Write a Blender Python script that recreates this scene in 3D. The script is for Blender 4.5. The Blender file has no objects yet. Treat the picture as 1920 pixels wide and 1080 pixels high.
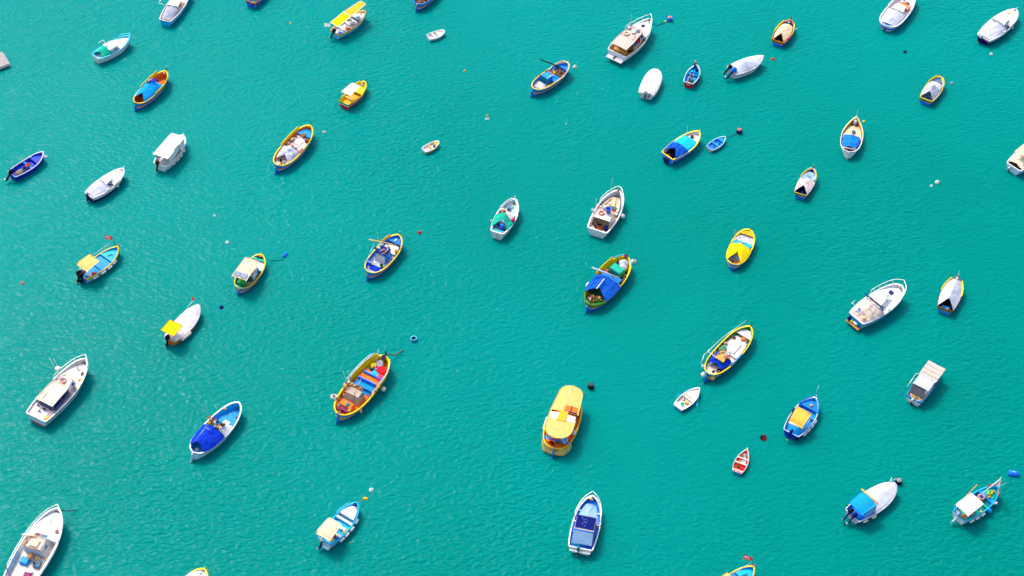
import bpy, math, random
from mathutils import Vector, Matrix, noise
R = math.radians
SC = bpy.context.scene
C = SC.collection

# ---------------------------------------------------------------- camera, sky, sun, exposure
CAM_D, CAM_DEP = 186.0, R(49)
cam = bpy.data.cameras.new('camera')
cam.sensor_width = 36.0
cam.lens = 18.0 / math.tan(R(35) / 2)
cam.clip_start, cam.clip_end = 1.0, 8000.0
camo = bpy.data.objects.new('camera', cam)
C.objects.link(camo)
camo.location = (0, -CAM_D * math.cos(CAM_DEP), CAM_D * math.sin(CAM_DEP))
camo.rotation_euler = (R(90) - CAM_DEP, 0, 0)
SC.camera = camo

SUN_AZ, SUN_EL = R(31), R(52)          # azimuth measured from +Y towards -X
world = bpy.data.worlds.new('World')
SC.world = world
world.use_nodes = True
wn = world.node_tree
sky = wn.nodes.new('ShaderNodeTexSky')
sky.sky_type = 'NISHITA'
sky.sun_disc = False
sky.sun_elevation = SUN_EL
sky.sun_rotation = -SUN_AZ
sky.air_density, sky.dust_density, sky.ozone_density = 1.0, 4.0, .6      # hazy summer sky
wn.links.new(sky.outputs[0], wn.nodes['Background'].inputs['Color'])
wn.nodes['Background'].inputs['Strength'].default_value = 0.15
sun = bpy.data.lights.new('sun', 'SUN')
sun.energy = 1.3
sun.angle = R(10)
sun.color = (1.0, 0.965, 0.90)
suno = bpy.data.objects.new('sun', sun)
C.objects.link(suno)
to_sun = Vector((-math.sin(SUN_AZ) * math.cos(SUN_EL), math.cos(SUN_AZ) * math.cos(SUN_EL), math.sin(SUN_EL)))
suno.rotation_euler = to_sun.to_track_quat('Z', 'Y').to_euler()
SC.view_settings.view_transform = 'Standard'
SC.view_settings.look = 'None'
SC.view_settings.exposure = 1.08
SC.view_settings.gamma = 1.0
SC.cycles.max_bounces = 8
SC.cycles.use_denoising = True

# ---------------------------------------------------------------- materials
PAL = dict(white='ECEAE9', offwhite='DED6D0', cream='EFDCC0', lilac='DAD2DE', grey='A9ABBA', pale='C2C5D4', dgrey='55565F', black='14151A',
           blue='0E7AF0', cobalt='0638C8', navy='0B1B6C', sky='0698E8', cyan='0CB8EE', aqua='54D0F2', teal='0AAE92', tealdk='0A7C80',
           green='0E8E3A', dgreen='155A3A', yellow='FBD400', amber='F6B42C', gold='E8B84C', sand='DFBE6C', tan='D2A04E',
           orange='F5761C', rust='8A4A22', red='E3202A', dred='8C1830', pink='EE2E6E', salmon='EF8A72', peach='EFCFA8', brown='7A4E38',
           dbrown='3A2A22', wood='C08A52', rope='9A8560', ice='BFE2F2', slate='5E7F9C', steel='8FB3D6', lime='A8DC20', mag='8A1A60',
           pinkwhite='E4D0CA', midblue='147CE4', canary='FFE40A', olive='C4A23A', taupe='B8A290', bisque='CFBBB0', royal='0A55BC', algae='2E3A2C')
def lin(h):
    c = [int(h[i:i + 2], 16) / 255 for i in (0, 2, 4)]
    return [(x / 12.92 if x <= .04045 else ((x + .055) / 1.055) ** 2.4) * .86 for x in c]
MATS = {}
def M(key):
    """p: paint, c: cloth, m: metal, g: glass, w: wood, r: rubber / rope, n: net"""
    if ':' not in key: key = 'p:' + key
    if key in MATS: return MATS[key]
    kind, col = key.split(':')
    base = lin(PAL[col])
    m = bpy.data.materials.new({'p': 'paint', 'c': 'cloth', 'm': 'metal', 'g': 'glass', 'w': 'timber', 'r': 'rubber', 'n': 'netting', 'f': 'bunting'}[kind] + '_' + col)
    m.use_nodes = True
    nt = m.node_tree
    b = nt.nodes['Principled BSDF']
    tc = nt.nodes.new('ShaderNodeTexCoord')
    def noise_node(scale, detail=4, vec=None):
        n = nt.nodes.new('ShaderNodeTexNoise')
        n.inputs['Scale'].default_value = scale
        n.inputs['Detail'].default_value = detail
        nt.links.new(vec or tc.outputs['Object'], n.inputs['Vector'])
        return n
    vec = None
    if kind == 'w':
        mp = nt.nodes.new('ShaderNodeMapping')
        mp.inputs['Scale'].default_value = (.7, 9, 9)
        nt.links.new(tc.outputs['Object'], mp.inputs['Vector'])
        vec = mp.outputs['Vector']
    n1 = noise_node({'p': 2.2, 'c': 1.8, 'm': 5, 'g': 2, 'w': 3, 'r': 6, 'n': 9, 'f': 2}[kind], 5, vec)
    ramp = nt.nodes.new('ShaderNodeValToRGB')
    amt = {'p': .80, 'c': .84, 'm': .8, 'g': .9, 'w': .6, 'r': .7, 'n': .4, 'f': .9}[kind]
    lo = [x * amt for x in base]
    if kind in 'pc':                       # weathering runs towards a dull grey brown
        g = sum(base) / 3
        lo = [x * amt * .94 + g * .04 for x in base]
    ramp.color_ramp.elements[0].position = .28
    ramp.color_ramp.elements[0].color = (*lo, 1)
    ramp.color_ramp.elements[1].position = .56
    ramp.color_ramp.elements[1].color = (*base, 1)
    nt.links.new(n1.outputs['Fac'], ramp.inputs['Fac'])
    out = ramp.outputs['Color']
    if kind == 'p':                        # small stains and scuffs
        n2 = noise_node(7.5, 7)
        r2 = nt.nodes.new('ShaderNodeValToRGB')
        r2.color_ramp.elements[0].position = .55
        r2.color_ramp.elements[0].color = (0, 0, 0, 1)
        r2.color_ramp.elements[1].position = .72
        r2.color_ramp.elements[1].color = (.55, .55, .55, 1)
        nt.links.new(n2.outputs['Fac'], r2.inputs['Fac'])
        mx = nt.nodes.new('ShaderNodeMixRGB')
        mx.inputs['Color2'].default_value = (base[0] * .45 + .05, base[1] * .42 + .035, base[2] * .38 + .02, 1)
        nt.links.new(r2.outputs['Color'], mx.inputs['Fac'])
        nt.links.new(out, mx.inputs['Color1'])
        out = mx.outputs['Color']
    nt.links.new(out, b.inputs['Base Color'])
    b.inputs['Roughness'].default_value = {'p': .42, 'c': .85, 'm': .32, 'g': .07, 'w': .6, 'r': .6, 'n': .9, 'f': .9}[kind]
    b.inputs['Specular IOR Level'].default_value = .08 if kind in 'pcwrnf' else .3
    if kind == 'm': b.inputs['Metallic'].default_value = .6
    if kind in 'cnwr':
        bp = nt.nodes.new('ShaderNodeBump')
        bp.inputs['Strength'].default_value = .5
        bp.inputs['Distance'].default_value = {'c': .09, 'n': .12, 'w': .01, 'r': .02}[kind]
        n3 = noise_node({'c': 3.2, 'n': 16, 'w': 6, 'r': 25}[kind], 5, vec)
        nt.links.new(n3.outputs['Fac'], bp.inputs['Height'])
        nt.links.new(bp.outputs['Normal'], b.inputs['Normal'])
    if kind == 'f':                        # thin flag cloth lets the light through
        tr = nt.nodes.new('ShaderNodeBsdfTranslucent')
        nt.links.new(out, tr.inputs['Color'])
        mix = nt.nodes.new('ShaderNodeMixShader')
        mix.inputs[0].default_value = .5
        nt.links.new(b.outputs[0], mix.inputs[1])
        nt.links.new(tr.outputs[0], mix.inputs[2])
        nt.links.new(mix.outputs[0], nt.nodes['Material Output'].inputs['Surface'])
    MATS[key] = m
    return m

# ---------------------------------------------------------------- mesh builder
class MB:
    def __init__(s): s.v, s.f, s.m, s.sm, s.mats = [], [], [], [], []
    def mi(s, mat):
        if mat not in s.mats: s.mats.append(mat)
        return s.mats.index(mat)
    def add(s, vs, fs, mat, smooth=False):
        o = len(s.v); k = s.mi(mat)
        s.v += [tuple(p) for p in vs]
        for f in fs:
            s.f.append([i + o for i in f]); s.m.append(k); s.sm.append(smooth)
        return s
    def loft(s, secs, mat, ring=False, cap0=False, cap1=False, smooth=True):
        n = len(secs[0]); vs = [p for q in secs for p in q]; fs = []
        for i in range(len(secs) - 1):
            for j in range(n if ring else n - 1):
                a, b = i * n + j, i * n + (j + 1) % n
                fs.append((a, b, b + n, a + n))
        if cap0: fs.append(tuple(range(n))[::-1])
        if cap1: fs.append(tuple(range((len(secs) - 1) * n, len(secs) * n)))
        return s.add(vs, fs, mat, smooth)
    def box(s, c, d, mat, rz=0, ch=0.0, ry=0, rx=0, taper=1.0):
        x, y, z = d[0] / 2, d[1] / 2, d[2]
        def rect(k, zz): return [(-x * k[0], -y * k[1], zz), (x * k[0], -y * k[1], zz), (x * k[0], y * k[1], zz), (-x * k[0], y * k[1], zz)]
        t = (taper, taper)
        if ch:
            ki = (taper * (1 - ch / x), taper * (1 - ch / y))
            secs = [rect((1, 1), 0), rect(t, z - ch), rect(ki, z)]
        else:
            secs = [rect((1, 1), 0), rect(t, z)]
        mt = Matrix.Translation(Vector(c)) @ Matrix.Rotation(rz, 4, 'Z') @ Matrix.Rotation(ry, 4, 'Y') @ Matrix.Rotation(rx, 4, 'X')
        secs = [[mt @ Vector(p) for p in q] for q in secs]
        return s.loft(secs, mat, True, True, True, False)
    def tube(s, pts, r, mat, n=6, r1=None):
        pts = [Vector(p) for p in pts]; secs = []
        for i, p in enumerate(pts):
            d = (pts[min(i + 1, len(pts) - 1)] - pts[max(i - 1, 0)]).normalized()
            a = d.cross(Vector((0, 0, 1)))
            if a.length < .05: a = d.cross(Vector((1, 0, 0)))
            a.normalize(); b = d.cross(a)
            q = r if r1 is None else r + (r1 - r) * i / (len(pts) - 1)
            secs.append([p + (a * math.cos(2 * math.pi * k / n) + b * math.sin(2 * math.pi * k / n)) * q for k in range(n)])
        return s.loft(secs, mat, True, True, True)
    def lathe(s, prof, mat, c=(0, 0, 0), n=14, mt=None):
        secs = []
        for r, z in prof:
            q = [Vector((r * math.cos(2 * math.pi * k / n), r * math.sin(2 * math.pi * k / n), z)) for k in range(n)]
            if mt: q = [mt @ p for p in q]
            secs.append([p + Vector(c) for p in q])
        return s.loft(secs, mat, True, prof[0][0] > .001, prof[-1][0] > .001)
    def torus(s, c, R0, r, mats, n=20, k=8, arc=(0, 1), flat=1.0):
        for i in range(n):
            a0, a1 = 2 * math.pi * i / n, 2 * math.pi * (i + 1) / n
            secs = [[(c[0] + (R0 + r * math.cos(2 * math.pi * j / k)) * math.cos(a), c[1] + (R0 + r * math.cos(2 * math.pi * j / k)) * math.sin(a),
                      c[2] + r * flat * math.sin(2 * math.pi * j / k)) for j in range(k)] for a in (a0, a1)]
            s.loft(secs, mats[(i * len(mats)) // n] if len(mats) > 1 else mats[0], True)
        return s
    def sheet(s, grid, mat, th=.02, smooth=True):
        """grid of points (rows of equal length) thickened downwards"""
        n, k = len(grid), len(grid[0])
        top = [Vector(p) for r in grid for p in r]
        bot = [p - Vector((0, 0, th)) for p in top]
        N = n * k; fs = []
        for i in range(n - 1):
            for j in range(k - 1):
                a = i * k + j
                fs.append((a, a + 1, a + k + 1, a + k)); fs.append((N + a, N + a + k, N + a + k + 1, N + a + 1))
        rim = [j for j in range(k)] + [i * k + k - 1 for i in range(1, n)] + [(n - 1) * k + j for j in range(k - 2, -1, -1)] + [i * k for i in range(n - 2, 0, -1)]
        for a, b in zip(rim, rim[1:] + rim[:1]): fs.append((a, b, N + b, N + a))
        return s.add(top + bot, fs, mat, smooth)
    def mesh(s, name):
        me = bpy.data.meshes.new(name)
        me.from_pydata(s.v, [], s.f)
        for m in s.mats: me.materials.append(M(m))
        me.polygons.foreach_set('material_index', s.m)
        me.polygons.foreach_set('use_smooth', s.sm)
        me.update()
        return me
def link(name, data, parent=None, loc=(0, 0, 0), rz=0):
    o = bpy.data.objects.new(name, data)
    C.objects.link(o)
    o.parent = parent
    o.location = loc
    o.rotation_euler = (0, 0, rz)
    return o
def tag(o, label, cat, group=None, kind=None):
    if label: o['label'] = label
    if cat: o['category'] = cat
    if group: o['group'] = group
    if kind: o['kind'] = kind
    return o
def wob(x, y, z=0.0, f=1.5): return noise.noise(Vector((x * f, y * f, z * f + 3.7)))

# ---------------------------------------------------------------- the sea
def make_water():
    s, d = 2500.0, 9.0
    mb = MB()
    mb.mats.append('water')
    vs = [(-s, -s, 0), (s, -s, 0), (s, s, 0), (-s, s, 0), (-s, -s, -d), (s, -s, -d), (s, s, -d), (-s, s, -d)]
    me = bpy.data.meshes.new('water')
    me.from_pydata(vs, [], [(0, 1, 2, 3), (7, 6, 5, 4), (0, 4, 5, 1), (1, 5, 6, 2), (2, 6, 7, 3), (3, 7, 4, 0)])
    m = bpy.data.materials.new('sea_water')
    m.use_nodes = True
    nt = m.node_tree; L = nt.links
    b = nt.nodes['Principled BSDF']
    tc = nt.nodes.new('ShaderNodeTexCoord')
    def N(scale, detail, rough=.5, rot=0, st=(1, 1, 1), dist=0.0):
        mp = nt.nodes.new('ShaderNodeMapping')
        mp.inputs['Rotation'].default_value = (0, 0, R(rot))
        mp.inputs['Scale'].default_value = st
        L.new(tc.outputs['Object'], mp.inputs['Vector'])
        n = nt.nodes.new('ShaderNodeTexNoise')
        n.inputs['Scale'].default_value = scale
        n.inputs['Detail'].default_value = detail
        n.inputs['Roughness'].default_value = rough
        n.inputs['Distortion'].default_value = dist
        L.new(mp.outputs['Vector'], n.inputs['Vector'])
        return n.outputs['Fac']
    def math_(op, a, c):
        n = nt.nodes.new('ShaderNodeMath'); n.operation = op
        for i, q in enumerate((a, c)):
            if isinstance(q, (int, float)): n.inputs[i].default_value = q
            else: L.new(q, n.inputs[i])
        return n.outputs[0]
    # drifts of clearer and chalkier water, plus a painted-in sky reflection gradient
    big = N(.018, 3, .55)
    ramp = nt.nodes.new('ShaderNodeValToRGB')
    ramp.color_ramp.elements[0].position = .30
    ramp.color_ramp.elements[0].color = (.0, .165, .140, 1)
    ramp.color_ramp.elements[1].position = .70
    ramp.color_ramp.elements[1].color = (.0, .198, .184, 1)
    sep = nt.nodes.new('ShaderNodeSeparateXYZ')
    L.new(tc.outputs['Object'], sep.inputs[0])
    shelf = math_('ADD', math_('MULTIPLY', sep.outputs[0], -.0022), math_('MULTIPLY', sep.outputs[1], .0032))   # sky reflection and glitter painted into the colour, paler towards the far left
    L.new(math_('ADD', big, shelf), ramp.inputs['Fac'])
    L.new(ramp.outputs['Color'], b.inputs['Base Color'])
    b.inputs['Roughness'].default_value = .07
    b.inputs['IOR'].default_value = 1.33
    b.inputs['Subsurface Weight'].default_value = .35
    b.inputs['Specular IOR Level'].default_value = .022
    b.inputs['Subsurface Radius'].default_value = (.3, 1.0, 1.0)
    b.inputs['Subsurface Scale'].default_value = WATER_SSS
    # gusts make rougher and calmer patches
    gust = nt.nodes.new('ShaderNodeMapRange')
    gust.inputs[1].default_value, gust.inputs[2].default_value = .36, .64
    gust.inputs[3].default_value, gust.inputs[4].default_value = .6, 1.35
    L.new(N(.032, 3, .5, 25, (1, .55, 1), .8), gust.inputs[0])
    w1 = math_('MULTIPLY', N(.45, 1, .5, 32, (1, 2.1, 1)), .06)
    w2 = math_('MULTIPLY', N(1.15, 1, .4, 20, (1, 1.9, 1), .4), .10)
    w3 = math_('MULTIPLY', N(1.9, .6, .4, 56, (1, 1.6, 1), .5), .115)
    h = math_('ADD', math_('ADD', w1, w2), w3)
    h = math_('MULTIPLY', h, gust.outputs[0])
    bp = nt.nodes.new('ShaderNodeBump')
    bp.inputs['Strength'].default_value = 1.0
    bp.inputs['Distance'].default_value = 1.0
    L.new(h, bp.inputs['Height'])
    L.new(bp.outputs['Normal'], b.inputs['Normal'])
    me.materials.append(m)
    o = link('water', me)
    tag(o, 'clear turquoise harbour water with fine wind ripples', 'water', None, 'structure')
WATER_SSS = 1.2
make_water()

# ---------------------------------------------------------------- where things lie (metres)
PLACE = {   # stern x, y, bow x, y, beam (m), sheer height at stern, midship, bow, lift of that datum above the water (m)
    'B1': (-46.09, 46.18, -43.82, 53.53, 2.40, 0.75, 0.70, 1.05, 0.20),
    'B2': (-54.12, 38.96, -50.19, 42.76, 2.25, 0.75, 0.70, 1.05, 0.20),
    'B3': (-47.48, 29.97, -44.37, 35.75, 2.37, 0.85, 0.75, 1.20, 0.20),
    'B4': (-60.66, 17.51, -57.42, 21.15, 1.95, 0.65, 0.55, 0.95, 0.20),
    'B5': (-50.62, 13.83, -47.09, 18.13, 2.30, 0.75, 0.70, 1.05, 0.20),
    'B6': (-42.90, 19.00, -40.63, 24.03, 2.50, 0.75, 0.70, 1.05, 0.20),
    'B7': (-49.29, 1.06, -45.73, 5.40, 2.30, 0.65, 0.55, 0.95, 0.20),
    'B8': (-37.95, -8.31, -35.25, -3.47, 2.26, 0.65, 0.55, 0.95, 0.20),
    'B9': (-50.59, -19.28, -46.48, -11.63, 3.32, 1.00, 0.95, 1.50, 0.20),
    'B10': (-48.69, -39.67, -45.99, -30.94, 3.68, 1.00, 0.95, 1.50, 0.20),
    'B11': (-33.34, -23.72, -29.13, -17.38, 2.96, 0.85, 0.75, 1.20, 0.20),
    'B12': (-32.70, -41.66, -30.34, -37.71, 2.60, 0.65, 0.55, 0.95, 0.20),
    'B13': (-35.12, 50.06, -32.42, 55.96, 2.00, 0.65, 0.55, 0.95, 0.20),
    'B14': (-23.40, 43.83, -19.58, 48.05, 2.20, 0.65, 0.55, 0.95, 0.20),
    'B15': (-21.29, 30.17, -18.75, 34.03, 2.00, 0.65, 0.55, 0.95, 0.20),
    'B16': (-11.01, 43.45, -8.91, 44.64, 1.30, 0.36, 0.33, 0.50, 0.07),
    'B17': (-12.73, 49.48, -9.47, 56.22, 2.60, 0.85, 0.75, 1.20, 0.20),
    'B18': (-28.62, 18.86, -25.06, 25.67, 2.87, 0.85, 0.75, 1.20, 0.20),
    'B19': (-10.89, 22.14, -9.05, 23.59, 1.17, 0.36, 0.33, 0.50, 0.07),
    'B20': (-31.12, -0.80, -28.98, 4.21, 2.50, 0.65, 0.55, 0.95, 0.20),
    'B21': (-16.45, 1.46, -13.15, 7.08, 2.76, 0.85, 0.75, 1.20, 0.20),
    'B22': (-18.49, -18.77, -13.82, -10.99, 3.36, 0.85, 0.75, 1.20, 0.20),
    'B23': (-18.77, -34.45, -15.76, -29.94, 2.22, 0.65, 0.55, 0.95, 0.20),
    'B24': (2.71, 32.66, 7.22, 37.37, 2.42, 0.85, 0.75, 1.20, 0.20),
    'B25': (13.63, 39.34, 18.30, 45.77, 3.54, 1.00, 0.95, 1.50, 0.20),
    'B26': (17.07, 31.97, 18.58, 36.17, 2.35, 0.75, 0.70, 1.05, 0.20),
    'B27': (22.56, 34.04, 23.87, 37.17, 1.71, 0.65, 0.55, 0.95, 0.20),
    'B28': (28.24, 36.20, 32.61, 38.80, 2.30, 0.75, 0.70, 1.05, 0.20),
    'B29': (18.98, 20.45, 23.22, 24.55, 2.59, 0.85, 0.75, 1.20, 0.20),
    'B30': (24.35, 22.45, 26.48, 24.42, 1.35, 0.36, 0.33, 0.50, 0.07),
    'B31': (-1.76, 7.65, 0.34, 12.93, 2.50, 0.85, 0.75, 1.20, 0.20),
    'B32': (9.97, 8.01, 12.79, 14.35, 3.12, 0.85, 0.75, 1.20, 0.20),
    'B33': (8.64, -3.32, 13.28, 3.72, 3.31, 0.85, 0.75, 1.20, 0.20),
    'B34': (4.35, -23.23, 6.47, -16.24, 3.46, 0.85, 0.75, 1.20, 0.20),
    'B35': (34.86, 42.13, 37.00, 46.19, 2.21, 0.65, 0.55, 0.95, 0.20),
    'B36': (49.45, 45.15, 54.05, 51.93, 3.14, 0.75, 0.70, 1.05, 0.20),
    'B37': (61.92, 42.71, 67.32, 48.21, 2.85, 0.75, 0.70, 1.05, 0.20),
    'B38': (41.26, 21.15, 43.02, 27.15, 2.62, 0.85, 0.75, 1.20, 0.20),
    'B39': (52.40, 30.86, 54.96, 34.96, 2.13, 0.65, 0.55, 0.95, 0.20),
    'B40': (34.56, 14.18, 36.54, 18.25, 1.90, 0.65, 0.55, 0.95, 0.20),
    'B41': (60.98, 18.66, 65.31, 22.57, 2.70, 0.75, 0.70, 1.05, 0.20),
    'B42': (25.42, 2.88, 27.84, 8.17, 2.54, 0.65, 0.55, 0.95, 0.20),
    'B43': (38.43, -5.58, 44.23, -1.08, 3.10, 1.00, 0.95, 1.50, 0.20),
    'B44': (48.75, -3.86, 50.96, 0.70, 2.28, 0.65, 0.55, 0.95, 0.20),
    'B45': (21.27, -13.28, 26.53, -6.82, 2.75, 0.85, 0.75, 1.20, 0.20),
    'B46': (17.80, -17.34, 20.29, -14.81, 1.60, 0.36, 0.33, 0.50, 0.07),
    'B47': (43.19, -16.54, 46.45, -12.20, 2.10, 0.65, 0.55, 0.95, 0.20),
    'B48': (29.48, -21.07, 32.61, -16.50, 2.52, 0.65, 0.55, 0.95, 0.20),
    'B49': (23.39, -25.72, 24.70, -22.90, 1.38, 0.36, 0.33, 0.50, 0.07),
    'B50': (34.52, -31.34, 39.46, -27.65, 2.57, 0.65, 0.55, 0.95, 0.20),
    'B51': (45.33, -31.48, 50.01, -27.93, 2.22, 0.65, 0.55, 0.95, 0.20),
    'B52': (6.82, -35.32, 8.28, -29.17, 2.84, 0.75, 0.70, 1.05, 0.20),
    'B53': (20.08, -40.64, 23.94, -37.47, 2.10, 0.65, 0.55, 0.95, 0.20),
}
BUOY = {'b4': (-57.42, 21.37, 0), 'b12a': (-30.28, -37.62, 0.9), 'b12b': (-29.95, -37.38, 0.1), 'b15a': (-18.69, 34.29, 1.1), 'b15b': (-18.29, 34.38, 0.02), 'b20a': (-28.45, 3.73, 0.7), 'b20b': (-27.89, 4.19, 0.05), 'b20c': (-26.54, 4.34, 0.02), 'b21a': (-13.17, 7.48, 1.1), 'b21b': (-12.05, 7.71, 0.02), 'b22a': (-13.81, -10.65, 1.2), 'b22b': (-12.95, -10.08, 0.3), 'b22c': (-12.06, -9.17, 0.05), 'b24': (8.17, 38.0, 0), 'b25a': (18.4, 45.71, 0.7), 'b25b': (19.33, 46.38, 0.05), 'b25c': (20.87, 47.15, 0.05), 'b33': (14.13, 4.02, 0), 'b34a': (7.37, -15.77, 0.6), 'b34b': (7.97, -15.33, 0.02), 'b35': (37.83, 45.57, 0), 'b45a': (26.71, -6.78, 1.1), 'b45b': (27.58, -6.37, 0.05), 'b51a': (50.16, -27.76, 0.9), 'b51b': (51.32, -26.79, 0.05), 'b30a': (26.56, 24.4, 0.5), 'b30b': (27.24, 24.88, 0.04), 'b30c': (28.1, 25.56, 0.03), 'b50a': (38.88, -27.37, 1.1), 'b50b': (39.87, -26.46, 0.35), 'b10a': (-45.81, -31.11, 1.45), 'b10b': (-45.43, -30.62, 0.6), 'b10c': (-44.59, -30.18, 0.02), 'b23a': (-15.74, -29.78, 0.9), 'b23b': (-15.25, -28.82, 0.03)}
FLOATS = [
    ('buoy', 'yellow', 'tiny yellow buoy between the top-left boats and the long yellow awning', -29.54, 46.83, 0.60, 0.00),
    ('buoy', 'offwhite/black', 'white buoy with dark marks right of the long yellow-rimmed fishing boat', -23.46, 25.79, 0.95, 0.00),
    ('buoy', 'gold', 'small gold buoy right of the tiny white dinghy, in open water', -6.12, 37.28, 0.75, 0.00),
    ('float_ball', 'amber', 'small amber float just above the white pair in the upper middle', -3.10, 28.80, 1.10, 0.00),
    ('float_ball', 'white', 'left white float of a close pair under an amber one, upper middle', -3.26, 28.16, 1.20, 0.00),
    ('float_ball', 'white', 'right white float of a close pair under an amber one, upper middle', -2.99, 28.16, 1.20, 0.00),
    ('float_ball', 'ice', 'tiny pale float alone below the blue fishing boat with black boom', 6.83, 27.33, 0.85, 0.00),
    ('buoy', 'white', 'small white buoy, upper of two left of the fishing boat with solar panels', -35.42, 11.37, 0.65, 0.00),
    ('buoy', 'white', 'white oval buoy left of the fishing boat with solar panels', -33.43, 7.05, 0.95, 0.00),
    ('keg', 'blue/navy', 'royal blue buoy moored off the bow of the fishing boat with solar panels', -26.45, 5.03, 0.62, 1.10),
    ('buoy', 'navy', 'dark navy buoy below the fishing boat with solar panels', -32.92, -2.92, 1.00, 0.00),
    ('buoy', 'red', 'red ball buoy right of the blue wheelhouse fishing boat', -10.89, 8.63, 0.95, 0.00),
    ('buoy', 'salmon', 'orange ball buoy alone at the left edge', -56.22, 0.73, 0.90, 0.00),
    ('tyre', 'blue/aqua', 'blue ring-shaped buoy beyond the largest orange and blue fishing boat', -10.94, -7.64, 1.00, 0.00),
    ('drum', 'black/dgrey', 'black drum buoy right of the yellow-canopied boat', 8.56, -14.30, 1.00, 0.00),
    ('buoy', 'white/dred', 'white and dark red buoy above the cyan boat with cream bimini', -14.53, -27.68, 1.00, 0.00),
    ('float_ball', 'yellow', 'left yellow float of a pair off the bow of the cyan boat with cream bimini', -15.18, -28.73, 1.30, 0.00),
    ('float_ball', 'yellow', 'right yellow float of a pair off the bow of the cyan boat with cream bimini', -14.96, -28.77, 1.30, 0.00),
    ('buoy', 'black/red', 'black buoy with red patch right of the white dinghy, above the rowing boat', 26.64, -21.06, 1.50, 2.20),
    ('drum', 'black/grey', 'roped black buoy at the bow of the white-covered boat with blue awning', 40.08, -26.76, 1.00, 0.00),
    ('keg', 'blue/ice', 'blue barrel buoy on its side at the right edge', 52.22, -25.69, 1.00, -0.20),
    ('drum', 'blue/salmon', 'blue drum buoy of the flat-roofed white cruiser at the top', 21.11, 47.49, 1.00, 0.00),
    ('buoy', 'gold', 'gold buoy on the line of the flat-roofed white cruiser', 20.48, 47.10, 0.75, 0.00),
    ('drum', 'navy/salmon', 'navy drum buoy with pink top right of the small blue dinghy', 28.39, 25.79, 1.05, 0.00),
    ('float_ball', 'orange', 'orange float of the orange-red pair near the covered speedboat', 33.94, 39.62, 1.30, 0.00),
    ('float_ball', 'red', 'red float of the orange-red pair near the covered speedboat', 34.21, 39.47, 1.30, 0.00),
    ('buoy', 'black', 'small black buoy below the blue-striped boat at the top edge', 51.50, 41.00, 0.90, 0.00),
    ('buoy', 'offwhite', 'off-white square-looking buoy below the cabin boat in the top right corner', 62.73, 40.52, 0.90, 0.00),
    ('buoy', 'white/brown', 'white ball buoy with a dark stick, between the two right-hand boats', 51.64, 16.99, 1.20, 0.00),
    ('float_ball', 'white', 'small white float beside the ball buoy with a dark stick', 50.82, 16.35, 1.30, 0.00),
    ('buoy', 'canary', 'yellow buoy beside the bow of the white boat with square blue cover', 44.26, 27.72, 0.75, 0.00),
    ('buoy', 'grey', 'grey buoy beside the bow of the grey-tented blue boat', 56.56, 34.86, 0.85, 0.00),
]
PONT = [(-65.11, 38.16, 0.5), (-66.81, 40.05, 0.5), (-66.27, 37.43, 0.5)]

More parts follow.
